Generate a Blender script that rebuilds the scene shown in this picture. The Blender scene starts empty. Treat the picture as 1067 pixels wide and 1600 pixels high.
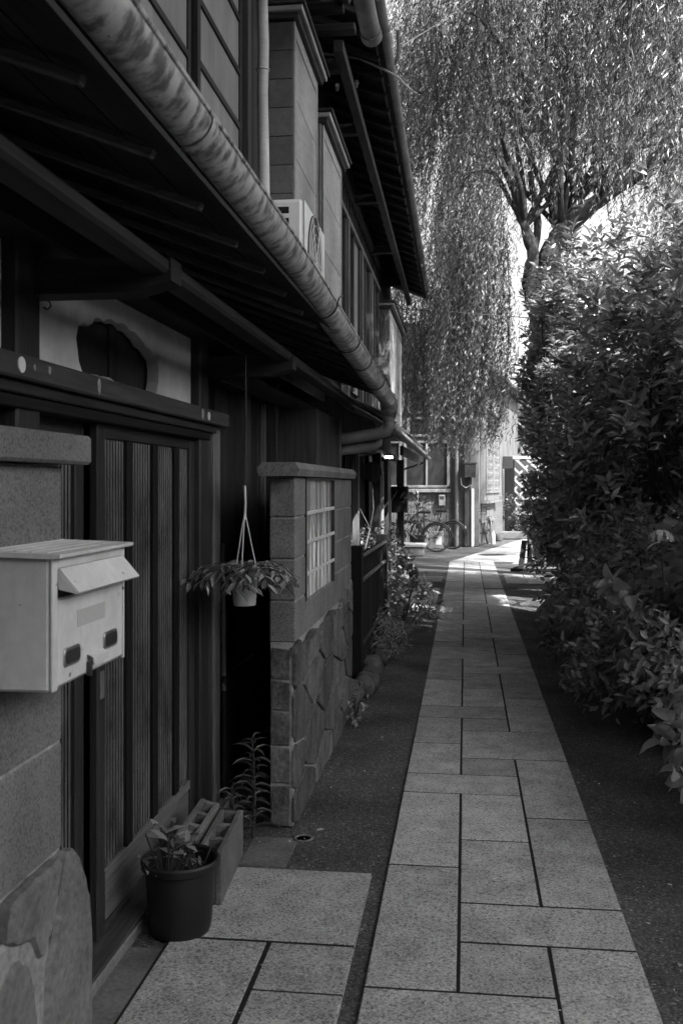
import bpy, bmesh, math, random
import numpy as np
from mathutils import Vector, Matrix
from mathutils.geometry import tessellate_polygon

SC = bpy.context.scene
COL = SC.collection
rnd = random.Random(7)
PI = math.pi

# ------------------------------------------------------------------ camera, sky, sun, exposure
EYE = 1.55
cam_d = bpy.data.cameras.new('camera')
cam_d.sensor_fit = 'VERTICAL'; cam_d.sensor_height = 36.0; cam_d.lens = 35.01
cam_d.shift_y = -43.0 / 1600.0
cam_d.clip_start = 0.05; cam_d.clip_end = 600
cam_d.dof.use_dof = True; cam_d.dof.focus_distance = 6.0; cam_d.dof.aperture_fstop = 8.0
cam = bpy.data.objects.new('camera', cam_d); COL.objects.link(cam)
cam.location = (0, 0, EYE)
cam.rotation_euler = (PI / 2, 0, math.atan(193.0 / 1556.0))
SC.camera = cam

SUN = Vector((0.50, -0.40, 0.77)).normalized()
W = bpy.data.worlds.new('World'); SC.world = W; W.use_nodes = True
nt = W.node_tree; nt.nodes.clear()
wo = nt.nodes.new('ShaderNodeOutputWorld'); bg = nt.nodes.new('ShaderNodeBackground')
sky = nt.nodes.new('ShaderNodeTexSky'); sky.sky_type = 'NISHITA'; sky.sun_disc = False
sky.sun_elevation = math.asin(SUN.z); sky.sun_rotation = math.atan2(SUN.x, SUN.y)
sky.air_density = 1.0; sky.dust_density = 5.0
bw = nt.nodes.new('ShaderNodeRGBToBW')
nt.links.new(sky.outputs[0], bw.inputs[0]); nt.links.new(bw.outputs[0], bg.inputs[0]); nt.links.new(bg.outputs[0], wo.inputs[0])
bg.inputs[1].default_value = 0.15
sd = bpy.data.lights.new('sun', 'SUN'); sd.energy = 5.0; sd.angle = math.radians(0.53); sd.color = (1, 1, 1)
so = bpy.data.objects.new('sun', sd); COL.objects.link(so)
so.location = (8, -6, 14); so.rotation_euler = SUN.to_track_quat('Z', 'Y').to_euler()
SC.view_settings.view_transform = 'Standard'; SC.view_settings.look = 'None'
SC.view_settings.gamma = 1; SC.view_settings.use_curve_mapping = False
SC.view_settings.exposure = 1.9

# ------------------------------------------------------------------ materials (the photograph is black and white: all greys)
def M(name, v, rough=0.6, spec=0.4, grain=None, amt=0.35, stain=None, stain_amt=0.3, bump=None, metallic=0.0, per_obj=0.0, detail=5, emit=0.0, extra=None):
    m = bpy.data.materials.new(name); m.use_nodes = True
    t = m.node_tree; p = t.nodes['Principled BSDF']; N = t.nodes.new; L = t.links.new
    p.inputs['Roughness'].default_value = rough; p.inputs['Specular IOR Level'].default_value = spec
    p.inputs['Metallic'].default_value = metallic
    tc = N('ShaderNodeTexCoord'); oi = N('ShaderNodeObjectInfo')
    addv = N('ShaderNodeVectorMath'); addv.operation = 'MULTIPLY_ADD'
    comb = N('ShaderNodeCombineXYZ')
    for i in range(3): L(oi.outputs['Random'], comb.inputs[i])
    L(comb.outputs[0], addv.inputs[0]); addv.inputs[1].default_value = (37, 91, 53); L(tc.outputs['Object'], addv.inputs[2])
    val = N('ShaderNodeValue'); val.outputs[0].default_value = v; cur = val.outputs[0]
    def mul(cur, src, lo, hi, fmin=0.3, fmax=0.7):
        r = N('ShaderNodeMapRange'); r.inputs[1].default_value = fmin; r.inputs[2].default_value = fmax
        r.inputs[3].default_value = lo; r.inputs[4].default_value = hi; L(src, r.inputs[0])
        x = N('ShaderNodeMath'); x.operation = 'MULTIPLY'; L(cur, x.inputs[0]); L(r.outputs[0], x.inputs[1]); return x.outputs[0]
    gsrc = None
    if grain:
        mp = N('ShaderNodeMapping'); mp.inputs['Scale'].default_value = grain; L(addv.outputs[0], mp.inputs[0])
        nz = N('ShaderNodeTexNoise'); nz.inputs['Scale'].default_value = 1; nz.inputs['Detail'].default_value = detail; nz.inputs['Roughness'].default_value = 0.65
        L(mp.outputs[0], nz.inputs['Vector']); gsrc = nz.outputs[0]; cur = mul(cur, gsrc, 1 - amt, 1 + amt)
    if stain:
        mp = N('ShaderNodeMapping'); mp.inputs['Scale'].default_value = stain; L(addv.outputs[0], mp.inputs[0])
        nz = N('ShaderNodeTexNoise'); nz.inputs['Scale'].default_value = 1; nz.inputs['Detail'].default_value = 4
        L(mp.outputs[0], nz.inputs['Vector']); cur = mul(cur, nz.outputs[0], 1 - stain_amt, 1 + stain_amt)
        rr = N('ShaderNodeMapRange'); rr.inputs[1].default_value = .3; rr.inputs[2].default_value = .7
        rr.inputs[3].default_value = min(1, rough + .1); rr.inputs[4].default_value = max(.05, rough - .1); L(nz.outputs[0], rr.inputs[0]); L(rr.outputs[0], p.inputs['Roughness'])
    if per_obj: cur = mul(cur, oi.outputs['Random'], 1 - per_obj, 1 + per_obj, 0, 1)
    if extra: cur = extra(N, L, addv, cur, mul)
    cb = N('ShaderNodeCombineColor')
    for i in range(3): L(cur, cb.inputs[i])
    L(cb.outputs[0], p.inputs['Base Color'])
    if bump and gsrc is not None:
        b = N('ShaderNodeBump'); b.inputs['Strength'].default_value = bump; b.inputs['Distance'].default_value = 0.01
        L(gsrc, b.inputs['Height']); L(b.outputs[0], p.inputs['Normal'])
    if emit:
        p.inputs['Emission Color'].default_value = (1, 1, 1, 1); p.inputs['Emission Strength'].default_value = emit
    return m

def speckle(scale, lo, hi, thr=(0.0, 0.25)):
    def f(N, L, vec, cur, mul):
        vo = N('ShaderNodeTexVoronoi'); vo.inputs['Scale'].default_value = scale; L(vec.outputs[0], vo.inputs['Vector'])
        sep = N('ShaderNodeSeparateColor'); L(vo.outputs['Color'], sep.inputs[0])
        return mul(cur, sep.outputs[0], lo, hi, *thr)
    return f

def grime(N, L, vec, cur, mul):
    mp = N('ShaderNodeMapping'); mp.inputs['Scale'].default_value = (45, 45, 5); L(vec.outputs[0], mp.inputs[0])
    nz = N('ShaderNodeTexNoise'); nz.inputs['Scale'].default_value = 1; nz.inputs['Detail'].default_value = 5; L(mp.outputs[0], nz.inputs['Vector'])
    cur = mul(cur, nz.outputs[0], 1.0, .93, .52, .72)
    n2 = N('ShaderNodeTexNoise'); n2.inputs['Scale'].default_value = 34; n2.inputs['Detail'].default_value = 6; L(vec.outputs[0], n2.inputs['Vector'])
    return mul(cur, n2.outputs[0], 1.0, .18, .685, .72)
def gutter_stain(N, L, vec, cur, mul):
    mp = N('ShaderNodeMapping'); mp.inputs['Scale'].default_value = (16, 24, 16); L(vec.outputs[0], mp.inputs[0])
    nz = N('ShaderNodeTexNoise'); nz.inputs['Scale'].default_value = 1; nz.inputs['Detail'].default_value = 6; nz.inputs['Roughness'].default_value = .6; L(mp.outputs[0], nz.inputs['Vector'])
    cur = mul(cur, nz.outputs[0], 0.28, 1.0, .40, .54)
    return cur

WD = {}
for ax, sc in (('x', (3, 60, 60)), ('y', (60, 3, 60)), ('z', (60, 60, 3))):
    st = tuple(2.0 if s > 10 else .7 for s in sc)
    WD['dark_' + ax] = M('dark wood ' + ax, .018, .62, .3, sc, .5, st, .4, .35, per_obj=.2)
    WD['mid_' + ax] = M('weathered wood ' + ax, .042, .65, .3, sc, .45, st, .35, .4, per_obj=.18)
    WD['pale_' + ax] = M('pale old wood ' + ax, .11, .65, .3, sc, .4, st, .3, .4, per_obj=.1)
    WD['black_' + ax] = M('blackened wood ' + ax, .007, .7, .2, sc, .5, st, .3, .3, per_obj=.2)
GR = dict(rough=.75, spec=.3, grain=(120, 120, 120), amt=.62, stain=(7, 7, 7), stain_amt=.20, bump=.25, per_obj=.22, detail=9, extra=speckle(135, .38, 1.0, (0, .34)))
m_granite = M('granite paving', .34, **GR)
m_granite_dark = M('darker granite paving', .25, **GR)  # same granite at a darker base tone
m_asphalt = M('old asphalt', .060, .85, .25, (95, 95, 95), .9, (1.6, 1.6, 1.6), .45, .9, detail=6, extra=speckle(125, 1.0, 2.8, (.84, 1.0)))
m_joint = M('joint filler', .018, .95, .1, (80, 80, 80), .4)
m_bed = M('planting soil', .03, .95, .1, (40, 40, 40), .6, (3, 3, 3), .3, 1.0)
m_concrete = M('concrete', .115, .85, .25, (60, 60, 60), .3, (3, 3, 3), .45, .4, per_obj=.08)
m_block = M('granular wall block', .155, .85, .25, (150, 150, 150), .45, (4, 4, 3), .2, .3, per_obj=.08, detail=8, extra=speckle(140, .62, 1.0, (0, .4)))
m_slate = M('cladding stone', .10, .8, .25, (60, 60, 45), .6, (7, 7, 5), .4, .8, per_obj=.32, detail=9)
m_pierstone = M('pier foot stone', .125, .85, .25, (45, 45, 45), .35, (6, 6, 6), .25, .6, per_obj=.18, detail=8)
m_mortar = M('mortar', .26, .9, .2, (50, 50, 50), .3, (5, 5, 5), .3, .5)
m_plaster = M('old plaster', .50, .85, .2, (14, 14, 14), .12, (2.5, 2.5, 2.5), .22, .12)
m_stucco = M('grey stucco', .11, .85, .2, (30, 30, 30), .2, (2.5, 2.5, 1.5), .3, .2)
m_frame = M('grey window joinery', .16, .6, .3, (20, 20, 20), .15, (3, 3, 3), .2)
m_white = M('white enamel', .5, .45, .4, (30, 30, 30), .06, (5, 5, 3), .08, .03)
m_letter = M('scuffed white enamel', .56, .5, .35, (30, 30, 30), .08, (5, 5, 3), .14, .05, extra=grime)
m_lattice = M('white lattice paint', .34, .5, .3, (30, 30, 30), .15, (5, 5, 3), .2)
m_bay = M('white window joinery', .15, .5, .3, (30, 30, 30), .15, (5, 5, 3), .2)
m_whitep = M('white plastic', .55, .4, .4, None, 0, (6, 6, 6), .08)
m_acwhite = M('white painted casing', .78, .4, .4, None, 0, (6, 6, 6), .08)
m_tape = M('wrapped pipe cover', .5, .6, .3, (20, 20, 90), .12, (8, 8, 2), .2, .2)
m_gutter = M('stained gutter', .52, .42, .5, (14, 14, 14), .12, (4, 2, 4), .12, metallic=.25, extra=gutter_stain)
m_pipe = M('grey pvc pipe', .20, .45, .4, (6, 6, 6), .2, (3, 3, 3), .15)
m_glass = M('dark ribbed glass', .008, .06, .7, (4, 4, 4), .4)
m_ribglint = M('reeded glass painted glint', .075, .2, .9, (4, 4, 3), .7)  # paler ridge colour paints in the bright reflection lines
m_pane = M('dim window pane', .03, .12, .6, (2, 2, 2), .3)
m_frost = M('frosted window pane', .19, .5, .4, (9, 9, 2), .25, (1.5, 1.5, 1.5), .2)
m_tile = M('wall facing tile', .15, .6, .35, (20, 20, 20), .2, (2, 2, 2), .25, .08, per_obj=.12)
m_panelw = M('pale wall panel', .33, .7, .25, (6, 6, 30), .16, (2, 2, 1), .22, .1, per_obj=.05)
m_black = M('black plastic', .012, .45, .35, (9, 9, 9), .3)
m_dmetal = M('dark metal', .03, .4, .5, (20, 20, 20), .3)
m_steel = M('dull steel', .35, .35, .5, (20, 20, 20), .2, metallic=.8)
m_rubber = M('tyre rubber', .02, .7, .3, (20, 20, 20), .2)
m_dot = M('white round plate', .5, .6, .3, (40, 40, 40), .12)
m_sticker = M('worn paper sticker', .22, .8, .2, (90, 90, 90), .5)
m_reed = M('dry reeds', .7, .75, .3, (60, 60, 6), .35, per_obj=.2)
m_wireglass = M('patterned pane', .34, .4, .4, (70, 70, 10), .8)
m_rooft = M('roof tile', .06, .6, .3, (9, 9, 9), .3, per_obj=.15)
m_boulder = M('pale boulder', .24, .85, .25, (14, 14, 14), .3, (4, 4, 4), .25, .7)
m_rock = M('rough stone', .085, .85, .25, (14, 14, 14), .4, (4, 4, 4), .3, .7, per_obj=.25)
m_bark = M('willow bark', .045, .9, .2, (14, 14, 4), .6, (3, 3, 1), .3, 1.0)
m_stem = M('shrub stem', .04, .85, .2, (30, 30, 8), .5, bump=.5)
m_lamp = M('lit lamp tube', .8, .5, .3, emit=9.0)
m_bottle = M('clear plastic bottle', .5, .15, .6, (30, 30, 8), .2)
m_bag = M('pale cloth', .35, .8, .2, (40, 40, 40), .2)

def leafmat(name, v, rough=.38, trans=.32, vary=.45, spec=.5):
    m = bpy.data.materials.new(name); m.use_nodes = True
    t = m.node_tree; p = t.nodes['Principled BSDF']; N = t.nodes.new; L = t.links.new
    out = t.nodes['Material Output']
    p.inputs['Roughness'].default_value = rough; p.inputs['Specular IOR Level'].default_value = spec
    g = N('ShaderNodeNewGeometry'); oi = N('ShaderNodeObjectInfo'); a = N('ShaderNodeMath'); a.operation = 'ADD'
    L(g.outputs['Random Per Island'], a.inputs[0]); L(oi.outputs['Random'], a.inputs[1])
    f = N('ShaderNodeMath'); f.operation = 'FRACT'; L(a.outputs[0], f.inputs[0])
    r = N('ShaderNodeMapRange'); r.inputs[3].default_value = v * (1 - vary); r.inputs[4].default_value = v * (1 + vary); L(f.outputs[0], r.inputs[0])
    cb = N('ShaderNodeCombineColor')
    for i in range(3): L(r.outputs[0], cb.inputs[i])
    L(cb.outputs[0], p.inputs['Base Color'])
    tr = N('ShaderNodeBsdfTranslucent'); sc = N('ShaderNodeMix'); sc.data_type = 'RGBA'; sc.blend_type = 'MULTIPLY'; sc.inputs[0].default_value = 1
    L(cb.outputs[0], sc.inputs[6]); sc.inputs[7].default_value = (1.5, 1.5, 1.5, 1); L(sc.outputs[2], tr.inputs[0])
    mx = N('ShaderNodeMixShader'); mx.inputs[0].default_value = trans
    L(p.outputs[0], mx.inputs[1]); L(tr.outputs[0], mx.inputs[2]); L(mx.outputs[0], out.inputs['Surface'])
    return m
m_willow = leafmat('willow leaf', .08, .42, .18, .65, spec=.5)
m_laurel = leafmat('glossy evergreen leaf', .20, .27, .16, .6, spec=.7)
m_hydr = leafmat('broad soft leaf', .24, .42, .25)
m_spray = leafmat('small spray leaf', .21, .40, .25)
m_bush = leafmat('dark bush leaf', .06, .45, .2)
m_petal = leafmat('pale petal', .45, .6, .3, .15)
m_dryleaf = leafmat('dry fallen leaf', .35, .6, .1)

# ------------------------------------------------------------------ mesh helpers
def roughen(pts, rs, sub, seed):
    r = random.Random(seed); P = [Vector(p) for p in pts]; out = []; ro = []
    for i in range(len(P) - 1):
        p0, p1, p2, p3 = P[max(i - 1, 0)], P[i], P[i + 1], P[min(i + 2, len(P) - 1)]
        for k in range(sub):
            t = k / sub; out.append(.5 * ((2 * p1) + (p2 - p0) * t + (2 * p0 - 5 * p1 + 4 * p2 - p3) * t * t + (3 * p1 - p0 - 3 * p2 + p3) * t ** 3))
            ro.append((rs[i] + (rs[i + 1] - rs[i]) * t) * r.uniform(.9, 1.1))
    out.append(P[-1]); ro.append(rs[-1])
    return [tuple(p) for p in out], ro
class MB:
    def __init__(s): s.v = []; s.f = []
    def add(s, vs, fs):
        n = len(s.v); s.v += [tuple(p) for p in vs]; s.f += [tuple(i + n for i in q) for q in fs]; return s
    def box(s, x0, x1, y0, y1, z0, z1, b=0.0, mat=None):
        if x0 > x1: x0, x1 = x1, x0
        if y0 > y1: y0, y1 = y1, y0
        if z0 > z1: z0, z1 = z1, z0
        b = min(b, (x1 - x0) * .45, (y1 - y0) * .45, (z1 - z0) * .45)
        if b <= 0:
            vs = [(x, y, z) for x in (x0, x1) for y in (y0, y1) for z in (z0, z1)]
            fs = [(0, 1, 3, 2), (4, 6, 7, 5), (0, 4, 5, 1), (2, 3, 7, 6), (0, 2, 6, 4), (1, 5, 7, 3)]
        else:
            vs = []; idx = {}
            for sx in (0, 1):
                for sy in (0, 1):
                    for sz in (0, 1):
                        X = (x0, x1)[sx]; Y = (y0, y1)[sy]; Z = (z0, z1)[sz]
                        xi = X + (b, -b)[sx]; yi = Y + (b, -b)[sy]; zi = Z + (b, -b)[sz]
                        idx[(sx, sy, sz)] = len(vs); vs += [(X, yi, zi), (xi, Y, zi), (xi, yi, Z)]
            I = lambda a, k: idx[a] + k
            fs = []
            for s0 in (0, 1):
                fs.append([I((s0, a, c), 0) for a, c in ((0, 0), (1, 0), (1, 1), (0, 1))])
                fs.append([I((a, s0, c), 1) for a, c in ((0, 0), (1, 0), (1, 1), (0, 1))])
                fs.append([I((a, c, s0), 2) for a, c in ((0, 0), (1, 0), (1, 1), (0, 1))])
                for s1 in (0, 1):
                    fs.append([I((s0, s1, 0), 0), I((s0, s1, 1), 0), I((s0, s1, 1), 1), I((s0, s1, 0), 1)])
                    fs.append([I((s0, 0, s1), 0), I((s0, 1, s1), 0), I((s0, 1, s1), 2), I((s0, 0, s1), 2)])
                    fs.append([I((0, s0, s1), 1), I((1, s0, s1), 1), I((1, s0, s1), 2), I((0, s0, s1), 2)])
            for k in idx.values(): fs.append((k, k + 1, k + 2))
        if mat is not None: vs = [mat @ Vector(p) for p in vs]
        return s.add(vs, fs)
    def tube(s, pts, r, n=8, cap=True):
        pts = [Vector(p) for p in pts]; rs = r if isinstance(r, (list, tuple)) else [r] * len(pts)
        vs = []; fs = []; prev = None
        for i, p in enumerate(pts):
            a = pts[max(i - 1, 0)]; c = pts[min(i + 1, len(pts) - 1)]; d = (c - a)
            if d.length < 1e-9: d = Vector((0, 0, 1))
            d.normalize()
            u = prev if prev is not None else (Vector((0, 0, 1)) if abs(d.z) < .9 else Vector((1, 0, 0)))
            u = u - d * u.dot(d)
            if u.length < 1e-6: u = d.orthogonal()
            u.normalize(); prev = u; w = d.cross(u)
            for k in range(n):
                t = 2 * PI * k / n; vs.append(p + (u * math.cos(t) + w * math.sin(t)) * rs[i])
        for i in range(len(pts) - 1):
            for k in range(n):
                k2 = (k + 1) % n; fs.append((i * n + k, i * n + k2, (i + 1) * n + k2, (i + 1) * n + k))
        if cap: fs.append(tuple(range(n))); fs.append(tuple((len(pts) - 1) * n + k for k in range(n)))
        return s.add(vs, fs)
    def lathe(s, prof, c=(0, 0, 0), n=20):
        vs = []; fs = []
        for r, z in prof:
            for k in range(n):
                t = 2 * PI * k / n; vs.append((c[0] + r * math.cos(t), c[1] + r * math.sin(t), c[2] + z))
        for i in range(len(prof) - 1):
            for k in range(n):
                k2 = (k + 1) % n; fs.append((i * n + k, i * n + k2, (i + 1) * n + k2, (i + 1) * n + k))
        if prof[0][0] > 1e-6: fs.append(tuple(range(n)))
        if prof[-1][0] > 1e-6: fs.append(tuple((len(prof) - 1) * n + k for k in range(n)))
        return s.add(vs, fs)
    def prism(s, poly, fn, t, inset=0.0):
        """polygon in 2D -> extruded along a third axis; fn(u, v, w) gives the 3D point, w runs 0..t; inset chamfers the face at t"""
        n = len(poly); cx = sum(p[0] for p in poly) / n; cy = sum(p[1] for p in poly) / n
        vs = [fn(u, v, 0) for u, v in poly]
        if inset:
            vs += [fn(u, v, t - inset) for u, v in poly]
            for u, v in poly:
                d = math.hypot(u - cx, v - cy) or 1; k = max(0, 1 - inset / d)
                vs.append(fn(cx + (u - cx) * k, cy + (v - cy) * k, t))
            rings = 3
        else:
            vs += [fn(u, v, t) for u, v in poly]; rings = 2
        fs = [tuple(range(n)), tuple((rings - 1) * n + k for k in range(n))]
        for q in range(rings - 1):
            for k in range(n):
                k2 = (k + 1) % n; fs.append((q * n + k, q * n + k2, (q + 1) * n + k2, (q + 1) * n + k))
        return s.add(vs, fs)
    def mesh(s, name, mat, smooth=False):
        me = bpy.data.meshes.new(name); me.from_pydata(s.v, [], s.f)
        bm = bmesh.new(); bm.from_mesh(me); bmesh.ops.recalc_face_normals(bm, faces=bm.faces)
        if smooth:
            for f in bm.faces: f.smooth = True
            for e in bm.edges:
                if len(e.link_faces) == 2 and e.calc_face_angle(0) > .7: e.smooth = False
        bm.to_mesh(me); bm.free(); me.materials.append(mat); return me
    def build(s, name, mat, parent=None, smooth=False, **tags):
        o = bpy.data.objects.new(name, s.mesh(name, mat, smooth)); COL.objects.link(o)
        if parent is not None: o.parent = parent
        for k, v in tags.items(): o[k] = v
        return o

def link(name, me, parent=None, loc=(0, 0, 0), **tags):
    o = bpy.data.objects.new(name, me); COL.objects.link(o); o.location = loc
    if parent is not None: o.parent = parent
    for k, v in tags.items(): o[k] = v
    return o
def thing(name, label, cat, loc=(0, 0, 0), rotz=0.0, group=None):
    o = bpy.data.objects.new(name, None); COL.objects.link(o); o.location = loc; o.rotation_euler = (0, 0, rotz)
    o.empty_display_size = .1; o['label'] = label; o['category'] = cat
    if group: o['group'] = group
    return o
def tag(o, label, cat, group=None):
    o['label'] = label; o['category'] = cat
    if group: o['group'] = group
    return o
def copy_tree(o, parent=None):
    c = o.copy(); COL.objects.link(c)
    if parent is not None: c.parent = parent
    for ch in list(o.children): copy_tree(ch, c)
    return c
def box(name, mat, parent, x0, x1, y0, y1, z0, z1, b=.004, **tags):
    return MB().box(x0, x1, y0, y1, z0, z1, b).build(name, mat, parent, **tags)
def bar(mb, a, b, w, h, up=(0, 0, 1), bev=.003):
    """square-section bar from a to b"""
    a = Vector(a); b = Vector(b); d = b - a; L = d.length; d.normalize()
    u = Vector(up); x = d.cross(u)
    if x.length < 1e-5: x = d.cross(Vector((1, 0, 0)))
    x.normalize(); z = x.cross(d)
    Mx = Matrix(((x.x, d.x, z.x, a.x), (x.y, d.y, z.y, a.y), (x.z, d.z, z.z, a.z), (0, 0, 0, 1)))
    return mb.box(-w / 2, w / 2, 0, L, -h / 2, h / 2, bev, Mx)
def np_mesh(name, V, F, mat):
    me = bpy.data.meshes.new(name); nf, k = F.shape
    me.vertices.add(len(V)); me.vertices.foreach_set('co', V.astype(np.float32).ravel())
    me.loops.add(nf * k); me.loops.foreach_set('vertex_index', F.astype(np.int32).ravel())
    me.polygons.add(nf); me.polygons.foreach_set('loop_start', (np.arange(nf) * k).astype(np.int32))
    me.update(calc_edges=True); me.materials.append(mat); return me

# leaf templates: x across, y along, z up (unit length / width)
LEAF_LO = (np.array([(0, 0, 0), (.5, .45, .0), (0, 1, 0), (-.5, .45, .0)], float), np.array([(0, 1, 2), (0, 2, 3)]))
LEAF_MID = (np.array([(0, 0, 0), (.42, .28, .07), (.46, .58, .06), (0, 1, -.08), (-.46, .58, .06), (-.42, .28, .07), (0, .3, 0), (0, .62, .0)], float),
            np.array([(0, 1, 6), (1, 2, 7), (1, 7, 6), (2, 3, 7), (3, 4, 7), (4, 5, 6), (4, 6, 7), (5, 0, 6)]))
def leaf_hi():
    V = []; F = []; ts = [0, .1, .24, .4, .56, .72, .87, 1]; hw = [.02, .24, .43, .5, .47, .36, .18, .0]
    for i, (t, h) in enumerate(zip(ts, hw)):
        z0 = .10 * math.sin(t * PI) - .16 * t * t
        for j, s in enumerate((-1, -.5, 0, .5, 1)):
            V.append((s * h, t, z0 + .10 * abs(s) * h * 2 + (.012 if i % 2 else -.012) * abs(s)))
    for i in range(len(ts) - 1):
        for j in range(4): F.append((i * 5 + j, i * 5 + j + 1, i * 5 + j + 6, i * 5 + j + 5))
    return V, F
def norm(a): return a / np.maximum(np.linalg.norm(a, axis=-1, keepdims=True), 1e-9)
def leaf_frames(D, Nn):
    D = norm(D); X = norm(np.cross(D, Nn)); Z = np.cross(X, D); return X, D, Z
def leaf_cloud(name, tmpl, P, D, Nn, Ln, Wd, mat, parent=None, **tags):
    X, D, Z = leaf_frames(D, Nn); tv, tf = tmpl
    V = (P[:, None] + tv[None, :, 0, None] * X[:, None] * Wd[:, None, None] + tv[None, :, 1, None] * D[:, None] * Ln[:, None, None] + tv[None, :, 2, None] * Z[:, None] * Ln[:, None, None])
    n = len(P); F = (tf[None] + (np.arange(n) * len(tv))[:, None, None]).reshape(-1, tf.shape[1])
    me = np_mesh(name, V.reshape(-1, 3), F, mat)
    o = bpy.data.objects.new(name, me); COL.objects.link(o)
    if parent is not None: o.parent = parent
    for k, v in tags.items(): o[k] = v
    return o
_hi = leaf_hi()
def unit_leaf(mat, kind='hi'):
    me = bpy.data.meshes.new('leaf')
    if kind == 'hi': me.from_pydata(_hi[0], [], _hi[1])
    else: me.from_pydata(LEAF_MID[0].tolist(), [], LEAF_MID[1].tolist())
    for p in me.polygons: p.use_smooth = True
    me.materials.append(mat); return me
def leaf_objects(me, P, D, Nn, Ln, Wd, parent, name='leaf'):
    X, D, Z = leaf_frames(D, Nn)
    inv = Vector(parent.location)
    for i in range(len(P)):
        o = bpy.data.objects.new(name, me); COL.objects.link(o); o.parent = parent
        x, d, z = X[i] * Wd[i], D[i] * Ln[i], Z[i] * Ln[i]; p = P[i] - np.array(inv)
        o.matrix_local = Matrix(((x[0], d[0], z[0], p[0]), (x[1], d[1], z[1], p[1]), (x[2], d[2], z[2], p[2]), (0, 0, 0, 1)))
CAM = np.array([0, 0, EYE])
_yaw = math.atan(193.0 / 1556.0)
def in_view(P, pad=.03):
    c, s = math.cos(_yaw), math.sin(_yaw)
    d = P[:, 1] * c - P[:, 0] * s; r = P[:, 0] * c + P[:, 1] * s; z = P[:, 2] - EYE
    d = np.maximum(d, .01)
    return (np.abs(r / d) < .343 + pad) & (z / d < .487 + pad) & (z / d > -.542 - pad)
def split_leaves(thing_o, me, tmpl, P, D, Nn, Ln, Wd, mat, nmax, name='leaves'):
    """the leaves that show largest are parts of their own, the rest one part"""
    size = np.where(in_view(P), Ln / np.linalg.norm(P - CAM, axis=1), 0)
    order = np.argsort(-size); a, b = order[:nmax], order[nmax:]
    leaf_objects(me, P[a], D[a], Nn[a], Ln[a], Wd[a], thing_o)
    if len(b):
        loc = np.array(thing_o.location)
        leaf_cloud(name, tmpl, P[b] - loc, D[b], Nn[b], Ln[b], Wd[b], mat, thing_o, kind='stuff')
# patches of ground kept sunlit: leaves between them and the sun are left out
PATCH = [(.47, 13.95), (.58, 12.98), (1.05, 12.3), (1.7, 11.95), (1.9, 14.2), (.9, 14.25)]
PATCH2 = [(.8, 15.1), (1.5, 14.55), (1.9, 15.0)]
def inside(poly, x, y):
    mx, my = sum(p[0] for p in poly) / len(poly), sum(p[1] for p in poly) / len(poly); poly = [(mx + (a - mx) * 1.22, my + (b - my) * 1.22) for a, b in poly]
    r = np.zeros(len(x), bool); n = len(poly)
    for i in range(n):
        x0, y0 = poly[i]; x1, y1 = poly[(i + 1) % n]
        c = ((y0 > y) != (y1 > y)) & (x < (x1 - x0) * (y - y0) / (y1 - y0 + 1e-12) + x0); r ^= c
    return r
def sun_gap(P):
    t = P[:, 2] / SUN.z; x = P[:, 0] - t * SUN.x; y = P[:, 1] - t * SUN.y
    return inside(PATCH, x, y) | inside(PATCH2, x, y)

# ------------------------------------------------------------------ ground, path
box('ground', m_asphalt, None, -40, 60, -30, 120, -.3, -.012, 0, kind='structure')
box('planting_bed', m_bed, None, 1.25, 9, -6, 18.2, -.05, -.004, .0, kind='structure')
path = bpy.data.objects.new('path', None); COL.objects.link(path); path['kind'] = 'structure'
GX = (-.31, -.022, .277, .565)
def slab(c0, c1, y0, y1, g=.0045, name='slab', z=0.0, par=None):
    x0, x1 = GX[c0], GX[c1]
    if c0 > 0: x0 += .0036
    if c1 < 3: x1 -= .0036
    zz = z + rnd.uniform(-.0005, .0012)
    return MB().box(x0, x1, y0 + g, y1 - g, -.06, zz, .004).build(name, m_granite, par or path)
Ls = [(-2, -.9), (-.9, .1), (.1, 1.1), (1.1, 2.08), (3.06, 4.06), (4.06, 5.03), (5.36, 6.0), (6.0, 6.66), (7.01, 7.97), (7.97, 8.94), (9.57, 9.9), (9.9, 11.12), (11.46, 12.1), (12.1, 12.75), (12.75, 13.4)]
Ms = [(3.06, 3.40), (3.72, 4.38), (4.38, 5.03), (5.36, 5.69), (6.33, 6.66), (7.01, 7.63), (7.63, 8.24), (8.58, 8.94), (9.57, 10.17), (10.51, 11.12), (11.46, 12.1), (12.1, 12.75), (-2, -1), (-1, 0), (0, 1), (1, 2.08), (13.07, 13.4)]
Rs = [(2.4, 3.40), (1.4, 2.4), (.4, 1.4), (-.6, .4), (-2, -.6), (3.72, 4.70), (4.70, 5.69), (6.33, 7.31), (7.31, 8.24), (8.58, 9.2), (9.2, 10.17), (10.51, 11.74), (11.74, 12.75), (13.07, 14.0), (14.0, 14.9)]
LMs = [(2.08, 3.06), (5.03, 5.36), (6.66, 7.01), (8.94, 9.57), (11.12, 11.46)]
MRs = [(3.40, 3.72), (5.69, 6.33), (8.24, 8.58), (10.17, 10.51), (12.75, 13.07)]
for a in Ls: slab(0, 1, *a)
for a in Ms: slab(1, 2, *a)
for a in Rs: slab(2, 3, *a)
for a in LMs: slab(0, 2, *a)
for a in MRs: slab(1, 3, *a)
y = 13.4
while y < 20.0:
    h = rnd.choice((.65, .97, .65)); h = min(h, 20.1 - y); k = rnd.random()
    slab(0, 1, y, y + h)
    if y > 14.9:
        slab(2, 3, y, y + h); 
    slab(1, 2, y, y + h); y += h
box('path_bedding', m_joint, path, -.308, .563, -2, 20.1, -.3, -.0012, 0)
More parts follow.
